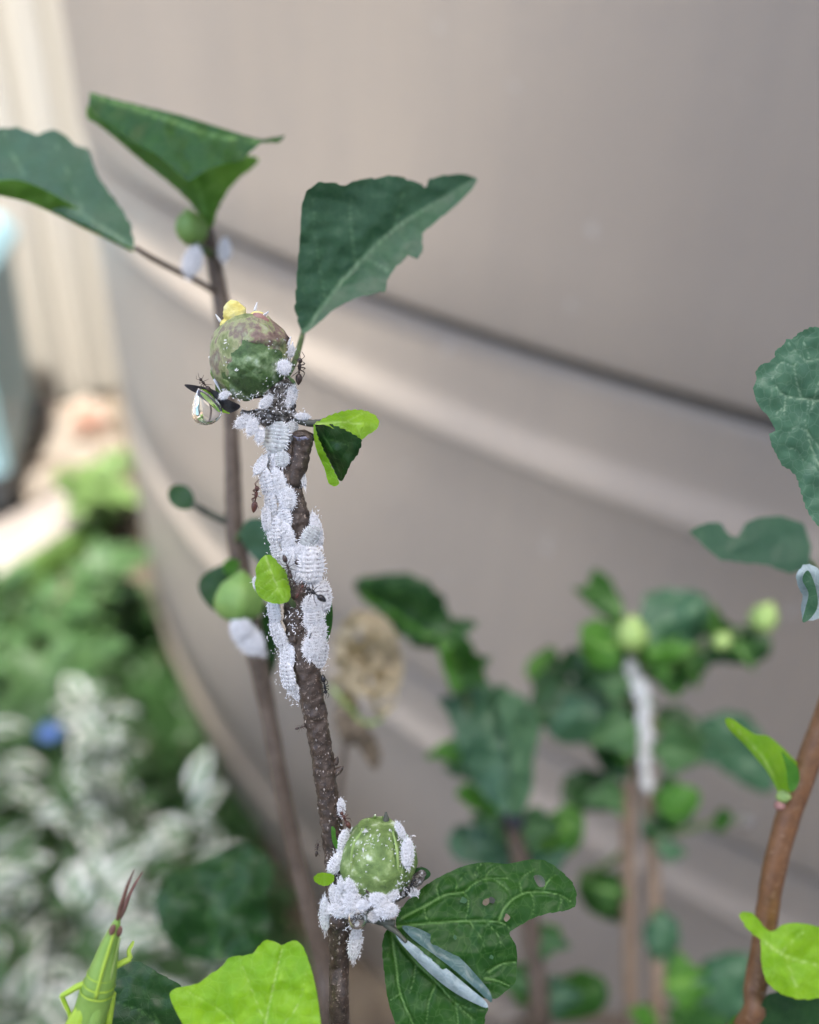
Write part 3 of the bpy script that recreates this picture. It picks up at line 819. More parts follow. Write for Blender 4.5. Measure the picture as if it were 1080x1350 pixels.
# the two large leaves at the foot of the picture
bigA = traced_leaf('leaf', main, [(522, 1222), (524, 1208), (532, 1194), (548, 1178), (568, 1163), (592, 1150), (615, 1141), (640, 1137), (668, 1139), (684, 1136), (700, 1133), (716, 1134), (727, 1139), (738, 1147), (750, 1158), (757, 1168), (760, 1182), (757, 1196), (742, 1201), (720, 1205), (702, 1211), (688, 1219), (676, 1226), (672, 1232),
                 (680, 1246), (682, 1262), (681, 1280), (679, 1296), (668, 1306), (652, 1317), (628, 1313), (610, 1300), (588, 1282), (568, 1264), (548, 1248), (528, 1236)], .0985, ('leaf', 'leaf_under', 'leaf_rim'),
                 g=(0.12, -0.45), step=2.2, serr=(1.6, 15), wob=0.0007, vw=1.7, relief=0.00042, bow=(0.10, 0.12),
                 holes=[[(704, 1155), (712, 1154), (718, 1160), (718, 1168), (711, 1169), (706, 1162)]],
                 veins=[[(524, 1222), (560, 1218), (600, 1215), (640, 1214), (662, 1217), (672, 1224)], [(530, 1210), (560, 1195), (588, 1180), (612, 1176), (624, 1166), (640, 1159), (668, 1158)],
                        [(658, 1214), (664, 1200), (676, 1186), (694, 1177), (716, 1176), (738, 1180), (752, 1188)], ([(612, 1176), (618, 1190), (614, 1214)], .6), ([(640, 1159), (646, 1148), (660, 1140)], .6), ([(688, 1179), (686, 1164), (692, 1154), (706, 1146)], .6),
                        ([(600, 1178), (604, 1164), (614, 1152)], .6), ([(716, 1176), (724, 1160), (736, 1152)], .6), ([(644, 1282), (660, 1272), (680, 1268)], 1.0), ([(640, 1290), (656, 1293), (672, 1300)], 1.0), ([(560, 1198), (562, 1210), (570, 1217)], .5), ([(580, 1186), (576, 1170), (584, 1158)], .5),
                        ([(620, 1216), (634, 1236), (640, 1256)], .5), ([(640, 1215), (656, 1232), (662, 1252)], .5), ([(630, 1164), (626, 1150), (634, 1140)], .5), ([(650, 1158), (668, 1172), (676, 1186)], .5), ([(700, 1177), (704, 1192), (702, 1206)], .5), ([(738, 1180), (740, 1190), (736, 1200)], .5)],
                 label='dark green chewed leaf curving to the right')
bigB = traced_leaf('leaf', main, [(514, 1222), (507, 1232), (504, 1250), (507, 1285), (511, 1315), (518, 1340), (530, 1366), (560, 1392), (600, 1400), (632, 1372), (640, 1340), (642, 1326), (620, 1300), (590, 1276), (560, 1252), (536, 1232), (522, 1222)], .0975, ('leaf', 'leaf_under', 'leaf_rim'),
                 g=(-0.1, -0.35), step=2.2, serr=(1.4, 16), wob=0.0006, vw=1.7, relief=0.00042,
                 veins=[[(516, 1226), (540, 1260), (575, 1295), (600, 1322), (625, 1345)], [(516, 1228), (522, 1270), (528, 1310), (545, 1350), (560, 1380)], ([(575, 1297), (566, 1320), (562, 1350)], .7), ([(600, 1322), (604, 1345), (604, 1375)], .7), ([(548, 1268), (546, 1290), (540, 1310)], .5), ([(600, 1322), (620, 1330), (638, 1332)], .5), ([(528, 1310), (516, 1318), (512, 1322)], .5)],
                 label='dark green leaf hanging down at the lower edge')
def roll_fn(a, b_, half, h):
    """rounded bulge across a strip that runs from a to b_"""
    a, b_ = np.array(a, float), np.array(b_, float)
    t_ = (b_ - a) / np.linalg.norm(b_ - a); n_ = np.array([-t_[1], t_[0]])
    return lambda V: -h * np.clip(1 - (((V - a) @ n_) / half) ** 2, -1, 1)
traced_leaf('rolled_edge', bigB, [(530, 1222), (540, 1221), (556, 1226), (574, 1236), (592, 1250), (612, 1268), (632, 1290), (646, 1308), (648, 1322), (632, 1308), (612, 1290), (590, 1272), (566, 1254), (544, 1238)], .0966, ('leaf_teal', 'leaf_under', 'leaf_rim'), step=2.4, wob=0.0006, g=(-0.1, -0.3), dfn=roll_fn((535, 1224), (646, 1312), 16, 8), label='blue green rolled back underside')
traced_leaf('rolled_edge', bigB, [(521, 1230), (528, 1233), (542, 1243), (560, 1256), (580, 1270), (600, 1286), (620, 1303), (640, 1320), (642, 1329), (622, 1321), (600, 1309), (578, 1293), (556, 1273), (538, 1254), (526, 1240)], .0961, ('leaf_silver', 'leaf_under', 'leaf_rim'), step=2.4, wob=0.0006, g=(-0.1, -0.3), dfn=roll_fn((524, 1234), (642, 1326), 11, 6), label='silvery white rolled strip of the underside')
for (x, y, r_, mt) in ((648, 1187, 5, 'petiole_dark'), (641, 1189, 5, 'papery_spot'), (668, 1210, 4.5, 'papery_spot'), (611, 1187, 5, 'leaf_under'), (648, 1262, 3, 'leaf_under'), (600, 1236, 3, 'leaf_under')):
    traced_leaf('blemish', bigA, [(x + r_ * (.8 + .3 * math.sin(k * 2.3 + x)) * math.cos(k * .9), y + r_ * (1 + .3 * math.cos(k * 1.7 + y)) * math.sin(k * .9)) for k in range(7)], .0983 + (0.12 * (x - 630) - 0.45 * (y - 1210)) * S(.0985) - .0004, (mt, mt, mt), step=1.5, wob=0, th=0.0003)
px_tube('petiole', main, [(508, 1218, .0980, 4.5), (514, 1222, .0976, 4.5), (522, 1228, .0972, 3.5), (536, 1242, .0966, 2.5)], M['petiole_dark'], 6, 12, 0.1, 1500)

# ------------------------------------------------------------------ second stem, behind on the left
ST2 = [(272, 300, .146, 9), (282, 345, .147, 10), (291, 395, .147, 11), (299, 450, .147, 10), (304, 540, .147, 9.5), (307, 620, .147, 10.5), (309, 690, .147, 12), (315, 735, .147, 12), (326, 800, .147, 13), (340, 870, .147, 13), (352, 930, .147, 11), (370, 1030, .146, 11), (388, 1120, .146, 11), (408, 1200, .145, 12), (426, 1270, .145, 13), (436, 1350, .145, 14)]
foot2 = Vector((-0.02, 0.22, 0.0))
st2 = thing('hibiscus_plant', 'thin brown hibiscus stem running blurred behind the left of the sharp stem', 'plant', foot2.copy())
w, rr = stem_down(ST2, (0.05, 0.4, 1.0), foot2, 0.003)
mb = MB(); tube(mb, w, rr, 6, 16, 0, 0.08, 500); mb.build('stem', M['bark_back'], st2)
# folded leaf at its tip: underside below, rolled flap above
la = traced_leaf('leaf', st2, [(272, 300), (262, 282), (246, 262), (222, 240), (190, 215), (155, 185), (130, 165), (115, 155), (118, 138), (150, 140), (190, 155), (240, 178), (300, 200), (340, 208), (332, 222), (316, 234), (300, 252), (288, 275), (280, 298)], .140, ('leaf_lit', 'leaf', 'leaf_rim'), g=(0.1, 0.3), step=5, serr=(2, 20),
                 mid=[(274, 300), (262, 240), (240, 180)], fold=0.25, veins=[[(275, 300), (262, 250), (244, 190)], ([(262, 250), (220, 220), (160, 180)], .7), ([(264, 255), (296, 235), (325, 215)], .7)], vw=2.5, label='folded leaf at the stem tip, under side showing')
traced_leaf('leaf_fold', la, [(118, 121), (150, 130), (190, 140), (240, 152), (290, 168), (322, 178), (345, 184), (378, 178), (368, 188), (345, 188), (332, 198), (318, 212), (296, 216), (272, 224), (248, 240), (228, 222), (205, 202), (180, 190), (150, 168), (126, 150), (117, 140)], .134, ('leaf', 'leaf', 'leaf_rim'), g=(0.0, -0.7), step=5, serr=(1.5, 16), wob=0.0012, smooth=False,
            veins=[[(120, 125), (200, 150), (280, 178), (340, 187)]], vw=3)
# leaf reaching out of the left edge
px_tube('petiole', st2, [(284, 385, .146, 4.5), (262, 372, .144, 4), (230, 356, .141, 4), (200, 340, .138, 4), (178, 326, .136, 3)], M['bark_back'], 6, 10)
traced_leaf('leaf', st2, [(178, 328), (172, 296), (160, 275), (140, 248), (128, 230), (116, 196), (100, 192), (86, 178), (70, 170), (48, 178), (24, 168), (-10, 170), (-50, 185), (-90, 205), (-95, 235), (-50, 248), (0, 256), (40, 264), (80, 282), (120, 300), (150, 316)], .134, ('leaf_blue', 'leaf_under', 'leaf_rim'), g=(0.15, -0.35), step=5, serr=(3, 20), smooth=False, mid=[(178, 328), (80, 268), (-60, 225)], fold=0.3,
            veins=[[(178, 328), (110, 284), (40, 250), (-60, 225)], ([(110, 284), (90, 230), (70, 180)], .6), ([(40, 250), (20, 210), (5, 175)], .6)], vw=2.5, label='blue green leaf reaching out of the left edge')
traced_leaf('leaf_fold', st2, [(178, 332), (150, 320), (112, 302), (80, 286), (40, 268), (0, 258), (-40, 250), (-10, 240), (22, 237), (55, 248), (95, 270), (140, 296)], .1325, ('leaf_lit', 'leaf', 'leaf_rim'), g=(0.1, 0.5), step=5)
# small bud and side shoots
def simple_bud(parent, c, ang, r, h, d, mt, name='flower_bud'):
    mb = MB(); px_lathe(mb, c, ang, smooth_prof([(-h * .5, r * .3), (-h * .35, r * .8), (-h * .05, r), (h * .25, r * .80), (h * .42, r * .42), (h * .5, r * .2), (h * .6, 0)]), d, 24, lobes=5, lamp=0.09, bump=0.07, bfreq=350)
    return mb.build(name, M[mt], parent)
simple_bud(st2, (252, 300), -0.2, 20, 46, .142, 'bud_plain')
px_tube('bud_stalk', st2, [(279, 335, .146, 6), (266, 328, .144, 6), (254, 318, .143, 7)], M['petiole'], 5, 10)
simple_bud(st2, (316, 788), 0.1, 31, 64, .140, 'bud_plain')
px_tube('bud_stalk', st2, [(334, 838, .146, 9), (326, 826, .142, 10), (319, 812, .140, 10)], M['petiole'], 5, 10)
px_tube('petiole', st2, [(308, 690, .147, 6), (290, 684, .146, 5), (270, 674, .145, 5), (254, 664, .144, 4)], M['petiole_dark'], 5, 10)
traced_leaf('leaf', st2, [(256, 668), (240, 672), (226, 664), (221, 650), (228, 640), (244, 640), (254, 650)], .144, ('leaf_dark', 'leaf', 'leaf_rim'), step=4)
px_tube('petiole', st2, [(310, 718, .147, 4), (314, 708, .145, 4), (320, 700, .144, 3)], M['petiole'], 5, 10)
traced_leaf('leaf', st2, [(316, 704), (326, 686), (345, 684), (360, 696), (362, 720), (352, 745), (338, 738), (324, 722)], .143, ('leaf_blue', 'leaf', 'leaf_rim'), step=4, g=(-.3, .2))
traced_leaf('leaf', st2, [(306, 742), (288, 746), (266, 760), (262, 778), (276, 800), (290, 806), (300, 790), (306, 765)], .1465, ('leaf_dark', 'leaf', 'leaf_rim'), step=4)
traced_leaf('leaf', st2, [(316, 742), (308, 736), (296, 740), (294, 752), (302, 760), (312, 756)], .145, ('leaf_mid', 'leaf', 'leaf_rim'), step=4)
traced_leaf('leaf', st2, [(356, 790), (366, 800), (368, 840), (362, 880), (350, 905), (342, 890), (340, 840), (346, 805)], .149, ('leaf_dark', 'leaf', 'leaf_rim'), step=4)

# ------------------------------------------------------------------ right hand stem, brown, cropped by the edge
ST3 = [(1190, 430, .118, 13), (1165, 640, .118, 14), (1135, 800, .119, 15), (1098, 920, .120, 15), (1066, 1005, .121, 15), (1040, 1075, .121, 15), (1020, 1150, .121, 14.5), (1008, 1230, .121, 14), (996, 1300, .121, 14), (984, 1350, .121, 14)]
foot3 = Vector((0.045, 0.20, 0.0))
st3 = thing('hibiscus_plant', 'reddish brown curved hibiscus stem at the right edge with bright young leaves', 'plant', foot3.copy())
w, rr = stem_down(ST3, (0.05, 0.4, 1.0), foot3, 0.003)
mb = MB(); tube(mb, w, rr, 6, 18, 0, 0.06, 500); mb.build('stem', M['bark_red'], st3)
for r_ in ((1033, 1050, 9), (1028, 1062, 7)):
    mb = MB(); px_lathe(mb, (r_[0], r_[1]), -0.3, smooth_prof([(-r_[2], 1), (-r_[2] * .3, r_[2]), (r_[2] * .5, r_[2] * .8), (r_[2], 0.5)]), .119, 14, bump=0.1); mb.build('bud_scale', M['bud_pale'] if r_[2] > 8 else M['petal_pink'], st3)
traced_leaf('leaf', st3, [(1030, 1056), (1024, 1040), (1012, 1018), (996, 998), (980, 980), (962, 962), (956, 948), (966, 948), (980, 958), (996, 968), (1012, 970), (1028, 982), (1044, 998), (1054, 1012), (1048, 1034), (1038, 1050)], .118, ('leaf_young', 'leaf_mid', 'leaf_rim'), g=(0.2, .2), step=4, mid=[(1032, 1054), (1000, 990), (960, 950)], fold=0.4, veins=[[(1032, 1054), (1006, 1000), (962, 952)]], vw=2, label='bright young leaf folded upward on the right stem')
traced_leaf('leaf', st3, [(1052, 1012), (1040, 1000), (1030, 990), (1036, 1010), (1040, 1040), (1046, 1044), (1054, 1030)], .1165, ('leaf_mid', 'leaf_young', 'leaf_rim'), step=4)
traced_leaf('leaf', st3, [(1002, 1240), (988, 1228), (976, 1210), (978, 1202), (994, 1206), (1008, 1222), (1018, 1228), (1036, 1218), (1062, 1218), (1090, 1226), (1120, 1244), (1120, 1290), (1090, 1312), (1060, 1318), (1034, 1312), (1012, 1296), (1004, 1270)], .114, ('leaf_young', 'leaf_young', 'leaf_rim'), g=(0.1, -0.2), step=4, serr=(2, 17), wob=0.0008, veins=[[(1006, 1240), (1040, 1262), (1110, 1280)], ([(1030, 1256), (1050, 1236), (1070, 1224)], .6), ([(1036, 1260), (1046, 1290), (1056, 1312)], .6)], vw=2, label='bright yellow green leaf at the lower right edge')
traced_leaf('leaf', st3, [(1004, 1322), (1024, 1308), (1060, 1316), (1100, 1320), (1120, 1360), (1080, 1390), (1020, 1390), (1000, 1355)], .118, ('leaf_dark', 'leaf', 'leaf_rim'), step=5, serr=(2, 18))
traced_leaf('leaf', st3, [(985, 1362), (1000, 1345), (970, 1338), (960, 1360)], .122, ('leaf_mid', 'leaf', 'leaf_rim'), step=5)
# big leaf entering from the right edge, sharp
px_tube('petiole', st3, [(1152, 720, .118, 6), (1130, 715, .112, 5), (1108, 705, .106, 4)], M['petiole'], 6, 10)
traced_leaf('leaf', st3, [(1082, 432), (1070, 431), (1056, 437), (1046, 446), (1036, 448), (1034, 455), (1022, 462), (1022, 470), (1014, 478), (1004, 480), (996, 490), (998, 500), (993, 512), (997, 528), (1004, 540), (1012, 547), (1017, 556), (1023, 568), (1014, 572), (1017, 586), (1024, 600), (1032, 614), (1042, 620), (1050, 628), (1056, 648), (1062, 668), (1072, 686), (1082, 696), (1110, 706), (1150, 640), (1180, 560), (1170, 480), (1130, 445)], .1005, ('leaf_pale', 'leaf_under', 'leaf_rim'),
            g=(0.1, 0.1), step=2.5, serr=(2.5, 9), smooth=False, wob=0.0007, vw=1.5, relief=0.00022,
            veins=[[(1110, 700), (1092, 640), (1070, 590), (1062, 560)], [(1110, 530), (1070, 527), (1036, 522), (1022, 508)], ([(1090, 470), (1066, 476), (1052, 466), (1040, 452)], .7), ([(1056, 525), (1050, 500), (1048, 482), (1054, 474)], .7), ([(1048, 484), (1030, 478), (1022, 490), (1018, 500)], .6), ([(1036, 522), (1034, 545), (1036, 558)], .6),
                   ([(1080, 590), (1060, 566), (1044, 566), (1036, 580)], .7), ([(1070, 540), (1078, 510), (1086, 488)], .6), ([(1066, 527), (1064, 545), (1058, 564)], .6), ([(1092, 640), (1070, 612), (1054, 610)], .6), ([(1014, 530), (1022, 518), (1036, 522)], .5), ([(1024, 545), (1034, 535), (1036, 524)], .5), ([(1060, 452), (1066, 466), (1066, 476)], .5), ([(1040, 590), (1050, 594), (1060, 608)], .5), ([(1074, 640), (1064, 640), (1056, 640)], .5)],
            label='sharp green leaf with bitten pale edge entering from the right')
px_tube('petiole', st3, [(1128, 815, .119, 5), (1110, 800, .125, 4), (1090, 775, .13, 4), (1070, 740, .135, 3)], M['petiole'], 6, 10)
traced_leaf('leaf', st3, [(908, 700), (930, 690), (948, 688), (962, 706), (974, 708), (982, 690), (1000, 682), (1030, 680), (1060, 690), (1070, 720), (1066, 750), (1040, 756), (1010, 744), (980, 742), (950, 738), (930, 722)], .142, ('leaf_blue', 'leaf_under', 'leaf_rim'), step=5, smooth=False, serr=(2, 18), g=(.2, -.3), label='blurred leaf with a round bite out of its top edge')
px_tube('petiole', st3, [(1132, 812, .119, 5), (1112, 800, .112, 4), (1092, 790, .107, 3)], M['petiole'], 6, 10)
traced_leaf('leaf', st3, [(1049, 758), (1060, 744), (1070, 744), (1084, 754), (1110, 765), (1112, 800), (1090, 812), (1072, 818), (1058, 818), (1056, 800), (1059, 786), (1053, 775)], .104, ('leaf_silver', 'leaf_under', 'leaf_rim'), step=2.8, smooth=False, serr=(2, 10), wob=0.0008, veins=[[(1062, 815), (1074, 798), (1090, 780)], ([(1062, 760), (1070, 776), (1080, 790)], .7)], vw=1.6, label='small curled bluish leaf at the right edge')
traced_leaf('leaf', st3, [(1066, 752), (1058, 764), (1066, 782), (1062, 802), (1058, 820), (1068, 816), (1078, 800), (1076, 776)], .1025, ('leaf_blue', 'leaf_under', 'leaf_rim'), step=2.8, wob=0.0005)

# ------------------------------------------------------------------ low shoot at the lower left: lime leaf, dark leaf and the leaf the grasshopper sits on
foot4 = Vector((-0.035, 0.13, 0.0))
ST4 = [(300, 1440, .096, 10), (296, 1520, .097, 11), (290, 1640, .098, 12)]
sh4 = thing('hibiscus_shoot', 'low hibiscus shoot at the bottom left with a lime leaf and a dark leaf', 'plant', foot4.copy())
w, rr = stem_down(ST4, (0.3, 0.6, 1.0), foot4, 0.0025)
mb = MB(); tube(mb, w, rr, 6, 14, 0, 0.06, 500); mb.build('stem', M['petiole'], sh4)
px_tube('petiole', sh4, [(298, 1450, .096, 5), (320, 1430, .094, 4), (345, 1412, .0925, 3.5)], M['petiole'], 6, 10)
traced_leaf('leaf', sh4, [(340, 1420), (300, 1405), (262, 1380), (238, 1345), (224, 1314), (230, 1304), (246, 1300), (262, 1296), (278, 1284), (288, 1278), (296, 1270), (304, 1262), (320, 1260), (334, 1256), (346, 1242), (358, 1240), (372, 1246), (386, 1240), (398, 1246), (408, 1270), (416, 1300), (422, 1340), (424, 1390), (390, 1415)], .0915, ('leaf_young', 'leaf_young', 'leaf_rim'),
            g=(-0.1, -0.25), step=2.6, wob=0.0009, serr=(1.6, 14), vw=1.8, relief=0.0004, veins=[[(340, 1420), (352, 1340), (372, 1250)], ([(344, 1400), (300, 1340), (246, 1306)], .5), ([(350, 1350), (330, 1300), (316, 1264)], .5), ([(346, 1380), (390, 1330), (404, 1280)], .5)], label='lime green leaf with light glowing through')
px_tube('petiole', sh4, [(296, 1460, .0965, 5), (270, 1430, .098, 4), (246, 1400, .099, 3.5)], M['petiole'], 6, 10)
traced_leaf('leaf', sh4, [(246, 1405), (200, 1400), (150, 1395), (128, 1370), (126, 1330), (140, 1296), (158, 1276), (182, 1268), (210, 1284), (238, 1300), (256, 1330), (258, 1380)], .1015, ('leaf_dark', 'leaf', 'leaf_rim'), g=(.05, -.3), step=3.5, wob=0.0006, serr=(2, 18), vw=1.8,
            veins=[[(246, 1402), (200, 1342), (150, 1320)], ([(215, 1360), (190, 1310), (172, 1280)], .6), ([(190, 1336), (176, 1350), (160, 1380)], .6)], label='dark shaded leaf beneath the grasshopper')
px_tube('petiole', sh4, [(296, 1470, .0965, 5), (230, 1470, .096, 4), (150, 1450, .096, 4), (100, 1430, .096, 3.5)], M['petiole'], 6, 10)
traced_leaf('leaf', sh4, [(110, 1436), (60, 1430), (30, 1400), (60, 1370), (100, 1358), (150, 1362), (190, 1380), (180, 1420), (150, 1440)], .0955, ('leaf_mid', 'leaf', 'leaf_rim'), g=(0, -.5), step=5, label='leaf under the grasshopper, below the frame')

# large dark leaf hanging blurred above it, on its own shoot
foot5 = Vector((-0.10, 0.30, 0.0))
sh5 = thing('hibiscus_shoot', 'hibiscus shoot with one large blurred dark leaf over the white edged foliage', 'plant', foot5.copy())
w, rr = stem_down([(262, 1330, .20, 8), (268, 1420, .20, 9), (270, 1500, .20, 9)], (0.3, 0.6, 1.0), foot5, 0.0025)
mb = MB(); tube(mb, w, rr, 6, 14); mb.build('stem', M['petiole_dark'], sh5)
px_tube('petiole', sh5, [(262, 1335, .20, 6), (280, 1310, .197, 5), (290, 1285, .194, 5), (292, 1262, .19, 4)], M['petiole_dark'], 6, 10)
traced_leaf('leaf', sh5, [(290, 1268), (250, 1262), (222, 1240), (206, 1205), (208, 1172), (228, 1150), (262, 1140), (295, 1120), (325, 1114), (350, 1124), (360, 1150), (352, 1185), (356, 1220), (345, 1245), (320, 1260)], .185, ('leaf_dark', 'leaf_mid', 'leaf_rim'), g=(.1, -.35), step=6, serr=(3, 26), wob=0.002, veins=[[(290, 1268), (280, 1200), (300, 1130)], ([(284, 1220), (250, 1190), (225, 1170)], .6), ([(284, 1215), (320, 1190), (345, 1170)], .6)], vw=3, label='large blurred dark leaf')

# ------------------------------------------------------------------ grasshopper: long green body, pointed head, two brown antennae
m_gh = noisy('hopper_green', [(0.3, (0.16, 0.30, 0.045)), (0.7, (0.25, 0.42, 0.09))], 220, 0.45, 0.00004, 1500)
m_ghy = noisy('hopper_yellow', [(0.3, (0.30, 0.48, 0.03)), (0.7, (0.40, 0.58, 0.07))], 220, 0.45)
m_ghb = noisy('hopper_brown', [(0.3, (0.10, 0.045, 0.035)), (0.7, (0.20, 0.10, 0.075))], 500, 0.5)
gh = thing('grasshopper', 'slender green grasshopper with a pointed head and brown antennae at the bottom left', 'grasshopper', P(112, 1360, .0945))
mb = MB()
body = [(157, 1207, .0915, 1.5), (154, 1216, .0915, 5), (149, 1232, .0916, 9), (143, 1252, .0917, 13), (137, 1275, .0918, 17), (130, 1300, .092, 21), (124, 1320, .0922, 22), (112, 1360, .0925, 22), (98, 1410, .093, 18), (86, 1460, .0935, 10), (80, 1490, .094, 3)]
tube(mb, [P(*b_[:3]) for b_ in body], [b_[3] * S(.092) for b_ in body], 6, 22, 0, 0.02, 400)
mb.build('body', m_gh, gh)
# dorsal keel and folded wings
px_tube('keel', gh, [(152, 1224, .0907, 1.5), (143, 1254, .0903, 2.2), (134, 1284, .0901, 2.4), (126, 1316, .0902, 2.2)], m_ghy, 6, 8)
for (a, off, mt) in ((-1, -9, m_ghy), (1, 9, m_gh)):
    px_tube('wing', gh, [(128 + off * .3, 1296, .0915, 2), (122 + off * .7, 1322, .0913, 8), (116 + off, 1345, .0913, 11), (104 + off, 1390, .0918, 13), (90 + off, 1440, .0925, 9), (80 + off * .6, 1490, .093, 2)], mt, 6, 14)
for (pts) in ([(155, 1212, .0912, 2.2), (159, 1198, .0905, 3.2), (163, 1184, .0899, 2.8), (169, 1166, .0892, 2.0), (177, 1147, .0885, 0.8)], [(157, 1213, .0916, 2.0), (164, 1198, .0918, 2.8), (170, 1182, .092, 2.4), (178, 1166, .0922, 1.8), (188, 1150, .0924, 0.8)]):
    px_tube('antenna', gh, pts, m_ghb, 6, 10)
for (pts) in ([(150, 1234, .0909, 1.2), (139, 1270, .0906, 1.6), (126, 1306, .0906, 1.8)], [(158, 1236, .0911, 1.2), (150, 1272, .0910, 1.6), (141, 1308, .0912, 1.8)]):
    px_tube('side_stripe', gh, pts, M['bud_pale'], 6, 8)
for (x, y, r_) in ((131, 1296, 21), (128, 1306, 22), (134, 1284, 19)):
    mb = MB(); ang_ = 0.29
    px_lathe(mb, (x, y), ang_, [(-1.2, r_ * .985), (0, r_ * 1.02), (1.2, r_ * .985)], .0919, 30); mb.build('segment_ridge', m_ghy, gh)
for e in ((148, 1226, .0905), (157, 1228, .0914)):
    mb = MB(); px_lathe(mb, e[:2], 0.3, smooth_prof([(-8, 0), (-5, 3.2), (0, 4.4), (5, 3.0), (8, 0)]), e[2], 14); mb.build('eye', m_ghb, gh)
for pts in ([(118, 1296, .0918, 4.5), (104, 1300, .0915, 4.2), (90, 1308, .0913, 3.8), (81, 1313, .0913, 3)], [(81, 1313, .0913, 3), (86, 1325, .0916, 2.8), (92, 1340, .092, 2.4), (96, 1372, .0945, 2)],
            [(148, 1276, .0922, 4), (160, 1270, .0925, 4), (172, 1264, .0928, 3.4)], [(172, 1264, .0928, 3.2), (170, 1254, .0932, 2.8), (174, 1246, .0936, 2.4), (176, 1241, .0938, 1.5)],
            [(146, 1310, .093, 7), (144, 1340, .093, 5), (140, 1380, .0935, 3)], [(112, 1322, .0915, 8), (96, 1350, .0915, 9), (80, 1385, .092, 6), (70, 1412, .093, 3)]):
    px_tube('leg', gh, pts, m_ghy, 5, 10)

# ------------------------------------------------------------------ blurred hibiscus plants between the sharp stem and the tank
def back_leaf(parent, outline, d, front, back='leaf_under', g=(0, 0), mid=None, fold=0.3, label=None, step=7):
    outline = [(a, b_) for a, b_ in outline]
    return traced_leaf('leaf', parent, outline, d, (front, back, 'leaf_rim'), g=g, step=step, serr=(7.0, 27), mid=mid, fold=fold if mid else 0, wob=0.0015,
                       veins=[mid] if mid else (), vw=3, label=label)
# plant behind the middle
footA = Vector((0.06, 0.36, 0.0))
pa = thing('hibiscus_plant', 'blurred hibiscus with large drooping blue green leaves behind the middle of the picture', 'plant', footA.copy())
w, rr = stem_down([(598, 930, .255, 8), (640, 1000, .255, 9), (668, 1060, .255, 11), (686, 1130, .255, 13), (700, 1230, .254, 13), (712, 1350, .252, 14)], (0.05, 0.5, 1.0), footA, 0.0035)
mb = MB(); tube(mb, w, rr, 6, 14, 0, 0.08, 300); mb.build('stem', M['bark_back'], pa)
px_tube('twig', pa, [(668, 1065, .255, 8), (676, 1075, .253, 14), (684, 1090, .252, 10)], M['bract_dark'], 5, 10)
px_tube('petiole', pa, [(640, 1000, .255, 5), (620, 940, .250, 5), (606, 890, .246, 5), (588, 830, .242, 4)], M['petiole'], 5, 10)
back_leaf(pa, [(588, 846), (560, 856), (530, 838), (500, 808), (472, 784), (470, 764), (500, 758), (535, 757), (562, 768), (584, 790), (592, 815)], .236, 'leaf_dark', 'leaf_mid', (.1, .3), [(588, 840), (540, 790), (472, 770)], .35)
back_leaf(pa, [(580, 842), (548, 836), (515, 808), (480, 790), (470, 768), (484, 784), (520, 806), (556, 830)], .233, 'leaf_mid')
back_leaf(pa, [(584, 832), (600, 828), (618, 846), (634, 872), (640, 900), (620, 906), (606, 914), (596, 912), (588, 890), (580, 860)], .24, 'leaf', 'leaf_mid', (-.3, .2), [(585, 835), (605, 870), (604, 912)], .3)
back_leaf(pa, [(580, 836), (592, 850), (602, 880), (606, 914), (594, 908), (584, 880), (577, 855)], .238, 'leaf_mid')
big = back_leaf(pa, [(598, 912), (625, 900), (650, 905), (665, 940), (672, 990), (676, 1040), (668, 1072), (650, 1060), (628, 1034), (610, 1000), (598, 960)], .246, 'leaf_blue', 'leaf_under', (.2, -.3), [(640, 905), (650, 980), (668, 1070)], .2)
back_leaf(pa, [(650, 906), (676, 912), (700, 930), (712, 960), (704, 1000), (702, 1040), (690, 1070), (672, 1074), (676, 1030), (668, 980)], .2465, 'leaf_under', 'leaf_blue', (.4, -.2))
back_leaf(pa, [(600, 1010), (585, 1000), (562, 1000), (575, 985), (600, 972), (612, 990)], .25, 'leaf_mid')
back_leaf(pa, [(612, 1030), (604, 1052), (632, 1068), (660, 1076), (652, 1060), (632, 1040)], .25, 'leaf_mid')
back_leaf(pa, [(676, 1100), (650, 1090), (610, 1088), (592, 1102), (598, 1130), (630, 1142), (662, 1150), (684, 1140)], .262, 'leaf_blue', 'leaf', (.1, -.3), [(680, 1120), (640, 1115), (598, 1108)])
back_leaf(pa, [(694, 1140), (700, 1104), (720, 1080), (745, 1062), (766, 1070), (770, 1095), (762, 1118), (736, 1134), (706, 1142)], .262, 'leaf_mid', 'leaf', (.1, -.3), [(696, 1150), (730, 1110), (762, 1072)])
back_leaf(pa, [(700, 1230), (720, 1218), (738, 1226), (728, 1250), (712, 1258)], .255, 'leaf_mid')
back_leaf(pa, [(708, 1320), (740, 1290), (770, 1280), (800, 1296), (796, 1330), (760, 1345), (726, 1344)], .26, 'leaf', 'leaf_mid', (.1, -.3), [(710, 1325), (750, 1310), (798, 1304)])
back_leaf(pa, [(700, 1330), (672, 1310), (664, 1280), (684, 1270), (700, 1292)], .26, 'leaf_mid')

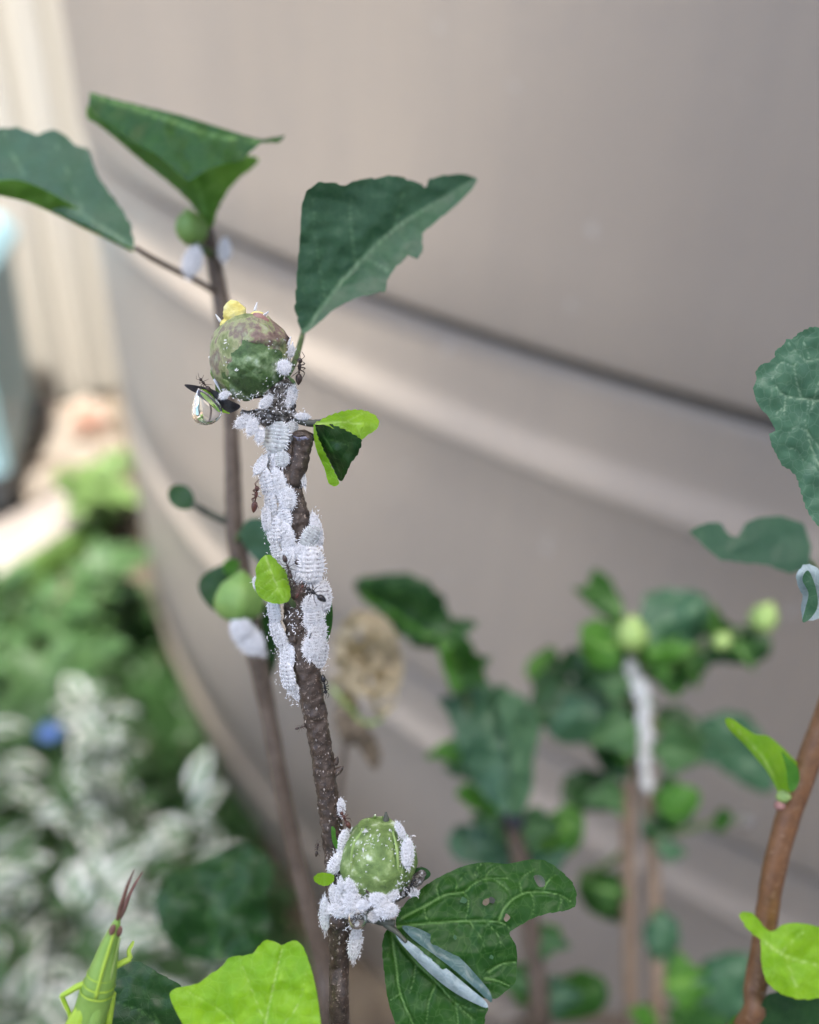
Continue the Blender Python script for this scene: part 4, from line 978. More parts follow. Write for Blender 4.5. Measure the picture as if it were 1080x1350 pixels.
# taller plant behind on the right, its upper stem white with mealybugs
footB = Vector((0.13, 0.40, 0.0))
pb_ = thing('hibiscus_plant', 'blurred bushy hibiscus on the right, twin stems, top coated white', 'plant', footB.copy())
dB = .275
w, rr = stem_down([(832, 866, dB, 9), (842, 900, dB, 11), (850, 940, dB, 11), (851, 1000, dB, 11), (858, 1080, dB, 10), (862, 1180, dB, 10), (864, 1350, .272, 11)], (0.05, 0.5, 1.0), footB, 0.0045)
mb = MB(); tube(mb, w, rr, 6, 14, 0, 0.08, 300); mb.build('stem', M['bark_tan'], pb_)
px_tube('stem', pb_, [(838, 1000, .279, 6), (829, 1050, .279, 9), (828, 1100, .279, 10), (830, 1220, .278, 10), (833, 1350, .275, 10), (850, 1500, .273, 12)], M['bark_tan'], 6, 12)
px_tube('twig', pb_, [(851, 880, dB, 6), (890, 862, .272, 6), (930, 850, .27, 6), (965, 838, .268, 5), (1000, 820, .266, 4)], M['petiole'], 6, 10)
for (c, a, r_, h, d, mt) in (((833, 836), 0.1, 20, 46, .265, 'bud_pale'), ((1008, 814), 0.5, 17, 40, .262, 'bud_pale'), ((952, 845), 0.6, 11, 26, .262, 'bud_pale')):
    simple_bud(pb_, c, a, r_, h, d, mt)
RB = [
 ([(752, 772), (770, 776), (784, 752), (800, 760), (818, 790), (822, 812), (800, 814), (780, 800)], .272, 'leaf', [(822, 812), (795, 785), (760, 772)]),
 ([(820, 845), (800, 820), (770, 822), (764, 850), (780, 876), (812, 880)], .266, 'leaf_mid', [(822, 850), (795, 850), (768, 840)]),
 ([(846, 830), (846, 796), (862, 780), (900, 778), (930, 786), (934, 820), (920, 846), (890, 852), (860, 850)], .272, 'leaf_blue', [(846, 840), (890, 815), (930, 795)]),
 ([(850, 860), (870, 846), (900, 848), (916, 852), (900, 866), (876, 872)], .262, 'leaf_mid', None),
 ([(908, 876), (925, 862), (950, 842), (980, 824), (1008, 832), (1018, 850), (1008, 870), (980, 876), (945, 874)], .268, 'leaf_dark', [(910, 874), (960, 852), (1012, 845)]),
 ([(738, 866), (760, 856), (790, 872), (820, 880), (826, 905), (800, 912), (770, 900), (745, 885)], .284, 'leaf_dark', None),
 ([(700, 910), (706, 870), (724, 852), (740, 870), (752, 900), (740, 940), (716, 960), (704, 940)], .288, 'leaf_dark', None),
 ([(690, 880), (712, 862), (730, 856), (722, 872), (704, 896)], .286, 'leaf_mid', None),
 ([(826, 930), (790, 896), (750, 896), (722, 920), (720, 960), (742, 980), (790, 976), (822, 960)], .280, 'leaf_blue', [(826, 940), (780, 935), (726, 945)]),
 ([(835, 990), (812, 960), (780, 966), (786, 1000), (806, 1024), (836, 1024)], .284, 'leaf_dark', None),
 ([(842, 960), (830, 900), (806, 880), (790, 890), (800, 930), (820, 960)], .282, 'leaf', None),
 ([(862, 950), (880, 930), (910, 940), (926, 970), (922, 1005), (900, 1000), (876, 980)], .284, 'leaf_dark', [(862, 950), (895, 970), (922, 1004)]),
 ([(915, 960), (950, 940), (985, 945), (1010, 980), (1022, 1020), (1015, 1046), (980, 1034), (945, 1010), (920, 1000)], .292, 'leaf_blue', [(918, 965), (965, 990), (1018, 1042)]),
 ([(738, 1040), (760, 1016), (800, 1020), (822, 1040), (816, 1066), (780, 1070), (750, 1066)], .288, 'leaf_dark', None),
 ([(846, 1080), (850, 1060), (870, 1060), (886, 1090), (872, 1110), (850, 1104)], .272, 'leaf_dark', None),
 ([(864, 1066), (876, 1042), (902, 1034), (924, 1050), (914, 1070), (888, 1080)], .266, 'leaf_mid', None),
 ([(872, 1075), (900, 1066), (918, 1060), (910, 1080), (886, 1096)], .270, 'leaf', None),
 ([(760, 1160), (780, 1144), (810, 1160), (830, 1190), (826, 1216), (798, 1212), (772, 1196)], .288, 'leaf', [(762, 1158), (800, 1180), (826, 1212)]),
 ([(856, 1210), (876, 1200), (894, 1222), (894, 1250), (874, 1274), (856, 1256), (848, 1230)], .27, 'leaf_blue', [(864, 1205), (874, 1240), (872, 1272)]),
 ([(905, 1300), (930, 1268), (965, 1256), (990, 1262), (985, 1310), (980, 1350), (940, 1366), (914, 1350)], .27, 'leaf_blue', [(906, 1330), (945, 1310), (988, 1268)]),
 ([(880, 1350), (896, 1320), (930, 1330), (960, 1350), (930, 1372), (894, 1372)], .265, 'leaf', None),
 ([(838, 1350), (830, 1332), (846, 1324), (862, 1334), (866, 1352), (850, 1362)], .262, 'leaf_mid', None),
 ([(938, 1080), (950, 1068), (966, 1072), (960, 1092), (945, 1096)], .285, 'leaf', None),
]
for (ol, d, mt, md) in RB:
    back_leaf(pb_, ol, d, mt, 'leaf_under' if mt != 'leaf_dark' else 'leaf_mid', (rng.uniform(-.2, .2), rng.uniform(-.5, .1)), md, 0.3)
def lobed_leaf(v):
    """wedge based, coarsely toothed, three pointed hibiscus leaf, unit length along +y"""
    mb = MB(); n, k_ = 18, 8; top, at_ = [], []
    for i in range(n + 1):
        t = i / n
        wv = 0.36 * (1.15 * math.exp(-((t - .42) / .24) ** 2) + .35 * math.exp(-((t - .8) / .14) ** 2)) * (1 + .20 * ((t * 7 + .3 * v) % 1 - .5)) * min(1, t * 9 + .02) * min(1, (1 - t) * 6 + .02)
        for k in range(k_ + 1):
            u_ = 2 * k / k_ - 1
            w2 = wv * (1 + .12 * math.sin(9 * t + 4 * v) * (1 if u_ > 0 else -1))
            top.append(Vector((u_ * w2, t, .35 * abs(u_) * w2 - (.2 + .15 * v) * t * t + .04 * math.sin(6 * t + 4 * u_ + v))))
            at_.append(math.exp(-(u_ * wv / .018) ** 2))
    W = k_ + 1
    fs = [(i * W + k, i * W + k + 1, (i + 1) * W + k + 1, (i + 1) * W + k) for i in range(n) for k in range(k_)]
    mb.add(top, fs, 0, at_); mb.add([p_ - Vector((0, 0, .012)) for p_ in top], [f[::-1] for f in fs], 0, at_)
    return mb
BK = [lobed_leaf(v) for v in range(3)]
BKM = {mt: [b_.mesh('small_leaf', M[mt]) for b_ in BK] for mt in ('leaf_soft', 'leaf_blue', 'leaf_mid', 'leaf')}
def small_leaves(parent, spots, rs):
    r = np.random.default_rng(rs)
    for (x, y, d, ang, l) in spots:
        a = math.radians(ang + r.uniform(-18, 18))
        dr = (CX * math.sin(a) + CU * math.cos(a) - CF * r.uniform(-.2, .7)).normalized()
        sd = dr.cross(CU * .4 - CF).normalized(); sd = (sd + (-CF) * r.uniform(-.5, .5)).normalized()
        nz = sd.cross(dr).normalized(); sd = dr.cross(nz)
        s_ = l * S(d) * r.uniform(.8, 1.15)
        lf_ = bpy.data.objects.new('leaf', BKM[('leaf_soft', 'leaf_blue', 'leaf_soft', 'leaf_mid', 'leaf')[int(r.integers(5))]][int(r.integers(3))])
        col.objects.link(lf_); lf_.parent = parent
        lf_.matrix_local = Matrix.Translation(P(x, y, d) - parent.location) @ Matrix((sd * s_, dr * s_, nz * s_)).transposed().to_4x4()
small_leaves(pb_, [(842, 900, .272, -70, 70), (850, 955, .273, -100, 80), (852, 985, .273, 100, 78), (856, 1050, .272, 70, 60), (826, 1050, .277, -60, 66), (860, 1120, .272, 80, 58), (830, 1180, .276, -75, 56),
   (864, 1300, .272, 75, 80), (834, 868, .272, -40, 62), (840, 880, .270, 40, 60), (838, 876, .276, -85, 90), (844, 890, .276, 80, 96), (900, 858, .27, 160, 50), (940, 846, .268, 10, 46), (960, 838, .267, 140, 50), (848, 1000, .276, -50, 70), (846, 880, .277, -130, 80)], 3)
small_leaves(pa, [(690, 1110, .256, -70, 60), (694, 1150, .256, 60, 60), (698, 1200, .255, -60, 50), (702, 1240, .254, 80, 58), (708, 1290, .253, -80, 64), (710, 1320, .253, 70, 66), (606, 900, .247, 40, 56), (620, 940, .25, -80, 50), (588, 835, .243, 60, 46), (640, 1000, .255, -100, 54), (668, 1075, .254, -120, 56), (676, 1080, .254, 110, 60)], 4)
# petioles that join those leaves to the two stems
for (x0_, y0_, d0_, x1, y1, d1) in ((834, 870, dB, 826, 850, .27), (834, 868, dB, 822, 812, .273), (838, 872, dB, 848, 842, .272), (846, 905, dB, 826, 935, .280), (850, 955, dB, 862, 951, .283), (851, 960, dB, 915, 962, .290), (850, 1000, dB, 836, 1008, .283), (856, 1070, dB, 868, 1062, .268),
                                (850, 1010, dB, 820, 1046, .287), (826, 1120, .279, 768, 1155, .288), (862, 1185, dB, 866, 1206, .271), (864, 1320, dB, 906, 1335, .270), (848, 930, dB, 742, 905, .287), (845, 900, dB, 826, 895, .283), (864, 1100, dB, 940, 1084, .285), (866, 1352, .272, 890, 1352, .266)):
    px_tube('petiole', pb_, [(x0_, y0_, d0_, 5), ((x0_ + x1) / 2, (y0_ + y1) / 2 + 4, (d0_ + d1) / 2, 4.2), (x1, y1, d1, 3.5)], M['petiole'], 5, 8)

# withered pale flower hanging on a dry twig behind the stem
dW = .205
footW = Vector((0.02, 0.31, 0))
wf = thing('withered_flower_stalk', 'dry stalk with a papery yellowish withered flower just right of the sharp stem', 'withered flower', footW.copy())
w, rr = stem_down([(470, 930, dW, 4), (455, 985, dW, 4), (446, 1080, dW, 4.5), (448, 1200, dW, 5), (452, 1350, dW, 6)], (0.05, 0.5, 1.0), footW, 0.0018)
mb = MB(); tube(mb, w, rr, 6, 10, 0, 0.1, 400); mb.build('stalk', M['bark_back'], wf)
m_pap = leaf_mat('papery', (0.44, 0.38, 0.25), (0.64, 0.58, 0.43), (0.5, 0.42, 0.2), (0.7, 0.62, 0.38), 0.5, 0.8, scale=260)
M['papery'] = m_pap
M['papery_dark'] = noisy('papery_dark', [(0.3, (0.10, 0.08, 0.05)), (0.7, (0.24, 0.19, 0.13))], 300, 0.8)
for (ol, d) in (([(446, 830), (470, 806), (505, 812), (524, 840), (520, 876), (490, 890), (458, 880), (442, 856)], .205), ([(452, 870), (484, 850), (520, 850), (532, 880), (520, 915), (486, 920), (455, 905)], .203), ([(448, 846), (462, 880), (470, 930), (450, 940), (438, 900), (440, 866)], .2015), ([(500, 880), (524, 890), (520, 930), (500, 945), (488, 915)], .206)):
    cx0, cy0 = np.mean([q[0] for q in ol]), np.mean([q[1] for q in ol])
    hl = [[(cx0 + ox + r_ * math.cos(a) * (1 + .3 * math.sin(3 * a)), cy0 + oy + r_ * math.sin(a)) for a in np.arange(0, 6.2, .8)] for ox, oy, r_ in ((-9, -10, 6), (9, 6, 7), (-4, 14, 5))]
    traced_leaf('petal', wf, ol, d, ('papery', 'papery', 'papery'), g=(rng.uniform(-.6, .6), rng.uniform(-.6, .6)), step=3.5, serr=(6, 13), wob=0.003, th=0.0002, holes=hl)
for (ol, d) in (([(470, 950), (486, 960), (502, 990), (496, 1016), (482, 1000), (468, 976)], .206), ([(440, 935), (462, 940), (476, 968), (462, 984), (444, 966)], .203)):
    traced_leaf('sepal', wf, ol, d, ('papery_dark', 'papery_dark', 'papery_dark'), g=(.3, .3), step=4.5, serr=(4, 12), wob=0.002)
px_tube('stalk', wf, [(436, 905, .202, 3), (458, 930, .2015, 3.2), (478, 952, .203, 3), (500, 950, .205, 2.5), (512, 930, .206, 2)], M['bud_pale'], 5, 8)

# ------------------------------------------------------------------ mealybugs
def bug_mesh(var):
    r = np.random.default_rng(100 + var)
    mb = MB(); vs, fs = [], []
    n, k_ = 46, 28
    pits = []
    for i in range(n + 1):
        t = i / n
        y = t - 0.5
        env = max(0.0, 1 - abs(2 * t - 1) ** 2.6) ** 0.5
        seg_ = math.cos(2 * PI * 8.5 * (t + 0.012 * math.sin(11 * t + var)))
        for k in range(k_):
            th = 2 * PI * k / k_
            cx_, cz = math.cos(th), math.sin(th)
            sa = (1.0, 1.0, 0.35, 0.2)[var]
            wd = 0.5 * env * (1 + 0.05 * seg_ * sa)
            ht = (0.31 if cz > 0 else 0.16) * env * (1 + 0.05 * seg_ * sa * max(cz, 0))
            p = Vector((wd * cx_, y, ht * cz))
            nz = noise.noise(Vector((p.x * 5 + var * 9, p.y * 9, p.z * 5))) + 0.7 * noise.noise(Vector((p.x * 14, p.y * 24 + var * 5, p.z * 14)))
            p *= 1 + (0.04, 0.07, 0.12, 0.14)[var] * nz
            row = max(math.exp(-((cx_ - s_ * .42) / .16) ** 2) for s_ in (-1, 1)) if cz > 0 else 0
            pits.append(min(1.0, row * max(0, -seg_) * (0.55 + 0.9 * noise.noise(Vector((y * 7 + var, cx_ * 3, var)))) * 1.8 + 0.12 * sa * max(0, -seg_) * (cz > 0)))
            vs.append(p)
    for i in range(n):
        for k in range(k_):
            k2 = (k + 1) % k_
            fs.append((i * k_ + k, i * k_ + k2, (i + 1) * k_ + k2, (i + 1) * k_ + k))
    mb.add(vs, fs, 0, [max(0.0, q) for q in pits])
    body_ = mb.mesh('mealybug_body', M['wax_grey'] if var == 0 else M['wax'])
    fr = MB()
    def thread(p, d, l, w, bend):
        side = d.cross(Vector((0, 0, 1)))
        if side.length < 1e-4: side = Vector((1, 0, 0))
        side.normalize(); up = side.cross(d).normalized()
        rows = []
        for j, f in enumerate((0, .5, 1.0)):
            c_ = p + d * (l * f) + (up * bend + side * bend * .6) * (l * f * f)
            ww = w * (1, .85, .35)[j]
            rows.append([c_ + side * ww, c_ - side * ww * .5 + up * ww * .87, c_ - side * ww * .5 - up * ww * .87])
        v_ = rows[0] + rows[1] + rows[2]
        f_ = [(a * 3 + b_, a * 3 + (b_ + 1) % 3, a * 3 + 3 + (b_ + 1) % 3, a * 3 + 3 + b_) for a in range(2) for b_ in range(3)] + [(6, 7, 8)]
        fr.add(v_, f_)
    nn = 40 if var != 3 else 60
    for k in range(nn):
        th = 2 * PI * (k + r.uniform(-.3, .3)) / nn
        y = 0.5 * math.sin(th)
        x = 0.5 * math.cos(th) * max(0.05, 1 - abs(math.sin(th)) ** 5) ** .5
        d = Vector((math.cos(th), math.sin(th) * 1.0, r.uniform(-.1, .35))).normalized()
        l = r.uniform(.09, .20) * (1.4 if math.sin(th) < -0.85 else 1) * (1.3 if var == 3 else 1)
        thread(Vector((x * .96, y * .97, 0.04)), d, l, r.uniform(.018, .032), r.uniform(-.25, .4))
    # powder tufts over the back
    for k in range({0: 50, 1: 150, 2: 230, 3: 360}[var]):
        th = r.uniform(.25, PI - .25); t = r.uniform(.06, .94)
        env = max(0.0, 1 - abs(2 * t - 1) ** 2.6) ** 0.5
        p = Vector((0.5 * env * math.cos(th), t - .5, .42 * env * math.sin(th)))
        d = Vector((math.cos(th) + r.uniform(-.8, .8), r.uniform(-.9, .9), math.sin(th) * .7 + .15)).normalized()
        thread(p * .97, d, r.uniform(.03, .075) * (1.6 if var == 3 else 1), 0.016, r.uniform(-.4, .4))
    fringe = fr.mesh('mealybug_fringe', M['wax_thread'], smooth=False)
    return body_, fringe
BUGM = [bug_mesh(v) for v in range(4)]

SPIN = spline([[a, b_, d, r] for a, b_, d, r in MAIN], 8)
def bug(x, y, l, w_, deg, var, label, group, d=None, lat=None, name='mealybug', pop=0.0):
    """x, y, length and width in photo pixels, deg clockwise; it sits on the bark: its depth and lean follow the stem's roundness"""
    a = math.radians(deg + rng.uniform(-9, 9))
    ay = CU * math.cos(a) + CX * math.sin(a)
    if d is None:
        i = int(np.argmin(np.abs(SPIN[:, 1] - y)))
        u_ = (x - SPIN[i, 0]) / (SPIN[i, 3] * 1.15)
        lat = max(-1, min(1, u_)) if lat is None else lat
        d = SPIN[i, 2] - S(.1) * SPIN[i, 3] * math.sqrt(max(0, 1 - lat * lat)) * 1.0 - pop * S(.1)
    lat = lat or 0.0
    lean = math.asin(max(-.95, min(.95, lat * .8)))
    nz = (-CF) * math.cos(lean) + CX * math.sin(lean)
    nz = (nz - ay * nz.dot(ay)).normalized()
    ax = ay.cross(nz)
    s = S(d)
    if d < .105: fluff(x, y, w_ * .55, l * .55, d, int(l * .7))
    wid = w_ * s * 0.96 / max(0.75, math.cos(lean))
    mtx = Matrix((ax * wid, ay * (l * s), nz * (0.5 * (l * .45 + w_ * .75) * s))).transposed().to_4x4()
    mtx.translation = P(x, y, d)
    root = bpy.data.objects.new(name, None)
    col.objects.link(root)
    root.matrix_world = mtx
    root.empty_display_size = 0.2
    tag(root, label, 'mealybug', group)
    for nm, me in zip(('body', 'wax_fringe'), BUGM[var]):
        c_ = bpy.data.objects.new(nm, me); col.objects.link(c_); c_.parent = root
    return root
GM = 'white mealybugs crusting the upper part of the sharp stem'
FL = MB()
def fluff(x, y, rx, ry, d, n):
    for k in range(n):
        a = rng.uniform(0, 2 * PI); q = rng.uniform(.75, 1.25)
        p = P(x + rx * q * math.cos(a), y + ry * q * math.sin(a), d + rng.uniform(-.0004, .0006))
        t = (CX * rng.normal() + CU * rng.normal() - CF * abs(rng.normal()) * .6).normalized()
        o_ = t.orthogonal().normalized(); l = .00010 + .00045 * rng.random() ** 2; w = rng.uniform(.00003, .00007)
        b_ = t.cross(o_)
        m_ = p + t * l * .5 + o_ * l * .2
        FL.add([p + o_ * w, p - o_ * w * .5 + b_ * w, p - o_ * w * .5 - b_ * w, m_ + o_ * w, m_ - o_ * w * .5 + b_ * w, m_ - o_ * w * .5 - b_ * w, p + t * l],
               [(0, 1, 4, 3), (1, 2, 5, 4), (2, 0, 3, 5), (3, 4, 6), (4, 5, 6), (5, 3, 6)])
GL = 'mealybugs clustered round the lower bud'
BUGS = [
 (363, 576, 42, 34, 0, 0, 'largest smooth grey segmented mealybug directly under the bud node'),
 (385, 567, 24, 14, 0, 0, 'small grey mealybug squeezed between the smooth large one and the sawn stub'),
 (372, 605, 21, 18, 0, 0, 'small round pale green tinted mealybug beside the sawn stub'),
 (357, 605, 30, 19, 5, 1, 'mealybug just below the large smooth grey one, left of the round one'),
 (343, 613, 28, 16, 25, 2, 'mealybug jutting out furthest left near the top of the column'),
 (350, 635, 40, 20, -5, 1, 'long mealybug on the left edge just above the reddish ant'),
 (366, 640, 44, 22, -14, 2, 'fluffy slanting mealybug over the bare bark at the left'),
 (380, 657, 28, 19, -10, 3, 'round curly fluffed mealybug in the middle of the bark'),
 (356, 664, 36, 20, 0, 1, 'mealybug on the left edge beside the reddish ant'),
 (374, 683, 30, 22, -15, 1, 'upper one of two overlapping mealybugs in the middle of the column'),
 (378, 708, 40, 22, -14, 2, 'mealybug with a dangling white fringe in the middle of the column'),
 (361, 698, 40, 24, -6, 1, 'broad greyish mealybug left of the dangling fringe'),
 (351, 684, 32, 15, 0, 3, 'ragged mealybug on the left edge below the reddish ant'),
 (363, 726, 30, 16, -12, 1, 'mealybug touching the top of the woolly leaf'),
 (380, 737, 36, 18, -4, 2, 'mealybug above the two brown ants at the middle'),
 (394, 728, 20, 20, 10, 3, 'small tufted mealybug in the gap between the two white columns'),
 (409, 708, 32, 20, 20, 0, 'grey topped mealybug at the head of the right column'),
 (417, 698, 42, 13, -12, 2, 'thin white mealybug on the right edge at the head of the right column'),
 (410, 745, 50, 29, 5, 1, 'plump segmented mealybug with two dark pits in the right column'),
 (425, 786, 42, 22, -14, 1, 'bulging mealybug under the black ant'),
 (410, 797, 26, 20, 10, 2, 'mealybug left of the bulging one beneath the black ant'),
 (390, 758, 22, 12, -10, 3, 'small white mealybug right of the two brown ants'),
 (398, 625, 32, 6, -4, 3, 'sliver of a mealybug peeking from behind the right edge of the stem'),
 (361, 806, 32, 22, -15, 2, 'mealybug hanging just under the woolly leaf'),
 (367, 836, 44, 22, -12, 2, 'second mealybug below the woolly leaf on the left edge'),
 (380, 862, 40, 25, -8, 2, 'third mealybug below the woolly leaf'),
 (380, 890, 42, 24, -12, 1, 'fourth mealybug below the woolly leaf, second from the column end'),
 (389, 909, 38, 17, -28, 2, 'pointed lowest mealybug of the left column'),
 (413, 815, 30, 22, 0, 1, 'mealybug in the right column just below the bulging one'),
 (418, 833, 36, 22, 0, 2, 'mealybug on the right edge half way down the right column'),
 (411, 852, 30, 20, 0, 3, 'mealybug with a dark speck above it in the lower right column'),
 (422, 863, 40, 18, 8, 1, 'lowest mealybug of the right column'),
 (337, 769, 15, 7, 0, 3, 'tiny white mealybug at the left rim of the woolly leaf'),
]
for i, (x, y, l, w_, dg, var, lb_) in enumerate(BUGS):
    if y in (769,): bug(x, y, l, w_, dg, var, lb_, GM, d=.0972, lat=-.5)
    else: bug(x + (1.5 if x < 372 else 0), y, l * 1.04, w_ * 1.10, dg, var, lb_, GM, pop=(i % 3) * 1.5)
for (x, y, l, w_, dg, var, d, lat, lb_) in (
 (321, 556, 22, 15, 60, 3, .0990, -.5, 'spiky mealybug at the far left tip of the bud node'),
 (333, 563, 22, 15, 30, 3, .0985, -.3, 'spiky mealybug under the left half of the bud node'),
 (343, 574, 20, 12, 10, 3, .0985, -.4, 'small mealybug left of the large smooth grey one'),
 (375, 484, 18, 20, 80, 2, .0962, .2, 'bright white mealybug on the right cheek of the top bud'),
 (384, 463, 16, 8, 10, 3, .0990, .5, 'small waxy mealybug above the ant on the right of the top bud'),
 (296, 521, 13, 10, 60, 3, .0978, -.3, 'small white mealybug in the curl of the dark bract'),
 (399, 549, 18, 9, 85, 3, .0988, 0, 'white mealybug lying on the stalk of the folded leaf'),
 (351, 530, 20, 12, 50, 3, .0972, 0, 'waxy mealybug in the fuzz between top bud and node'),
 (384, 522, 26, 13, 10, 3, .0982, .5, 'striped waxy mealybug on the right of the fuzz under the top bud')):
    bug(x, y, l, w_, dg, var, lb_, GM, d=d, lat=lat)
for (x, y, l, w_, dg, var, d, lat, lb_) in (
 (450, 1065, 24, 10, 0, 2, .0993, .6, 'smooth white mealybug on the stem above the lower bud'),
 (452, 1109, 32, 14, 12, 1, .0982, .4, 'bluish mealybug between the stem and the shoulder of the lower bud'),
 (444, 1137, 36, 18, 28, 2, .0978, 0, 'slanting mealybug crossing the stem left of the lower bud'),
 (450, 1172, 44, 15, 4, 2, .0972, 0, 'long mealybug running down the stem beside the lower bud'),
 (440, 1180, 28, 12, -12, 2, .0974, -.4, 'mealybug on the left of the stem under the tiny leaflet'),
 (465, 1166, 22, 19, 0, 3, .0958, 0, 'round tufted mealybug at the lower left of the lower bud'),
 (464, 1187, 28, 22, 10, 3, .0960, 0, 'fat mealybug at the foot of the lower bud'),
 (498, 1184, 22, 20, 40, 3, .0952, 0, 'clumpy mealybug in front under the lower bud'),
 (516, 1177, 22, 17, 10, 3, .0956, .2, 'upright clumpy mealybug at the lower right of the lower bud'),
 (510, 1199, 20, 28, 20, 3, .0955, .2, 'broad bluish mealybug below the clumpy ones under the lower bud'),
 (544, 1176, 10, 16, 20, 3, .0970, .3, 'small mealybug by the top of the big dark leaf'),
 (537, 1124, 38, 17, -6, 2, .0958, .6, 'white mealybug stuck on the right flank of the lower bud'),
 (528, 1095, 24, 9, -25, 3, .0968, .4, 'thin waxy mealybug on the right shoulder of the lower bud'),
 (429, 1205, 44, 14, 0, 2, .0992, -.7, 'long white mealybug on the left edge of the stem by the lower bud'),
 (447, 1200, 16, 26, 10, 3, .0968, 0, 'mealybug arching over the dark knot on the stem'),
 (468, 1243, 44, 17, 8, 2, .0986, .5, 'lowest mealybug hanging to the right of the stem'),
 (493, 1208, 13, 13, 0, 3, .0962, 0, 'small mealybug between water bead and leaf stalk'),
 (479, 1193, 14, 15, 0, 3, .0955, 0, 'small mealybug just above the water bead'),
 (481, 1100, 12, 10, 0, 3, .0972, 0, 'tiny mealybug on the left shoulder of the lower bud')):
    bug(x, y, l, w_, dg, var, lb_, GL, d=d, lat=lat)
for (x, y, rx, ry, d, n) in ((345, 548, 26, 10, .0985, 80), (372, 525, 18, 20, .0975, 70), (333, 520, 44, 8, .0975, 90), (392, 820, 16, 18, .0978, 60), (497, 1172, 44, 12, .0955, 130), (470, 1195, 22, 16, .0958, 120), (450, 1215, 14, 12, .0975, 60), (500, 1132, 38, 40, .0953, 170), (340, 480, 46, 40, .0958, 60)):
    for k in range(n): fluff(x + rng.uniform(-rx, rx), y + rng.uniform(-ry, ry), 1, 1, d, 1)
flo = FL.build('wax_fluff', M['wax_thread'], main, False); flo['kind'] = 'stuff'
mb = MB(); px_lathe(mb, (446, 1213), 0.1, smooth_prof([(-11, 2), (-8, 9), (0, 12), (8, 9), (11, 2)]), .0982, 18, bump=0.15, bfreq=1300); mb.build('knot', M['bark'], main)
for i, (x, y, l, w_, dg, d, lb_) in enumerate((
 (254, 345, 40, 26, 10, .1405, 'blurred mealybug mass below the small bud at the top left'), (296, 330, 30, 18, 0, .1445, 'blurred white mealybug right of the top of the thin left stem'),
 (328, 842, 50, 32, -40, .1385, 'blurred white mealybug under the round green bud'), (318, 828, 30, 28, -20, .1375, 'blurred mealybug touching the base of the round green bud'))):
    bug(x, y, l, w_, dg, 2, lb_, 'mealybugs on the blurred left stem', d=d)
for (x, y, l, w_, dg, lb_) in ((834, 884, 34, 17, -25, 'topmost blurred mealybug on the white stem at right'), (845, 910, 34, 22, -20, 'second blurred mealybug from the top of the white stem'), (849, 942, 34, 17, 0, 'third blurred mealybug from the top of the white stem'),
                            (851, 972, 33, 18, 0, 'fourth blurred mealybug from the top of the white stem'), (850, 1002, 30, 16, 0, 'fifth blurred mealybug from the top of the white stem'), (853, 1030, 26, 15, 0, 'lowest blurred mealybug of the white stem')):
    bug(x, y, l, w_, dg, 0, lb_, 'mealybugs on the blurred right stem', d=.2715)

# ------------------------------------------------------------------ ants
def ant_meshes(mt):
    mb = MB()
    pr = [(0.50, 0), (0.485, .055), (0.45, .085), (0.40, .095), (0.345, .08), (0.31, .045), (0.295, .033), (0.275, .055), (0.22, .075), (0.15, .072), (0.08, .055), (0.03, .038), (0.01, .03),
          (-0.015, .028), (-0.03, .045), (-0.05, .028), (-0.07, .035), (-0.10, .085), (-0.18, .125), (-0.28, .13), (-0.38, .10), (-0.46, .05), (-0.50, 0)]
    rows = spline([[t, r] for t, r in pr], 2)
    lathe(mb, [(t, max(0, r)) for t, r in rows], Vector((0, 0, 0.12)), Vector((0, 1, 0)), Vector((1, 0, 0)), Vector((0, 0, 1)), 14, flat=0.9)
    out = [('body', mb.mesh('ant_body', mt))]
    for s in (-1, 1):
        for (y0_, kx, ky, fx, fy) in ((0.24, .20, .34, .30, .46), (0.17, .24, .16, .40, .10), (0.09, .22, -.06, .36, -.30)):
            b_ = MB()
            tube(b_, [Vector((s * .04, y0_, .10)), Vector((s * kx * .6, (y0_ + ky) / 2, .22)), Vector((s * kx, ky, .20)), Vector((s * (kx + fx) / 2, (ky + fy) / 2, .08)), Vector((s * fx, fy, 0.0))], [.020, .020, .016, .012, .008], 3, 6)
            out.append(('leg', b_.mesh('ant_leg', mt)))
        b_ = MB()
        tube(b_, [Vector((s * .05, .46, .15)), Vector((s * .13, .56, .20)), Vector((s * .17, .62, .17)), Vector((s * .13, .76, .08))], [.012, .012, .011, .010], 3, 6)
        out.append(('antenna', b_.mesh('ant_antenna', mt)))
        b_ = MB()
        lathe(b_, [(-.02, 0), (-.014, .012), (0, .017), (.014, .012), (.02, 0)], Vector((s * .078, .41, .155)), Vector((0, 1, 0)), Vector((1, 0, 0)), Vector((0, 0, 1)), 8)
        out.append(('eye', b_.mesh('ant_eye', M['ant_black'])))
    return out
ANTM = {k: ant_meshes(M[k]) for k in ('ant_black', 'ant_brown', 'ant_red')}
def ant(x, y, l, deg, d, lean, mt, label):
    a = math.radians(deg)
    ay = CU * math.cos(a) + CX * math.sin(a)
    nz = (-CF) * math.cos(lean) + CX * math.sin(lean)
    nz = (nz - ay * nz.dot(ay)).normalized()
    ax = ay.cross(nz)
    s = S(d) * l
    mtx = Matrix((ax * s, ay * s, nz * s)).transposed().to_4x4()
    mtx.translation = P(x, y, d)
    root = bpy.data.objects.new('ant', None); col.objects.link(root)
    root.matrix_world = mtx
    root.empty_display_size = 0.2
    tag(root, label, 'ant', 'ants tending the mealybugs')
    for nm, me in ANTM[mt]:
        c_ = bpy.data.objects.new(nm, me); col.objects.link(c_); c_.parent = root
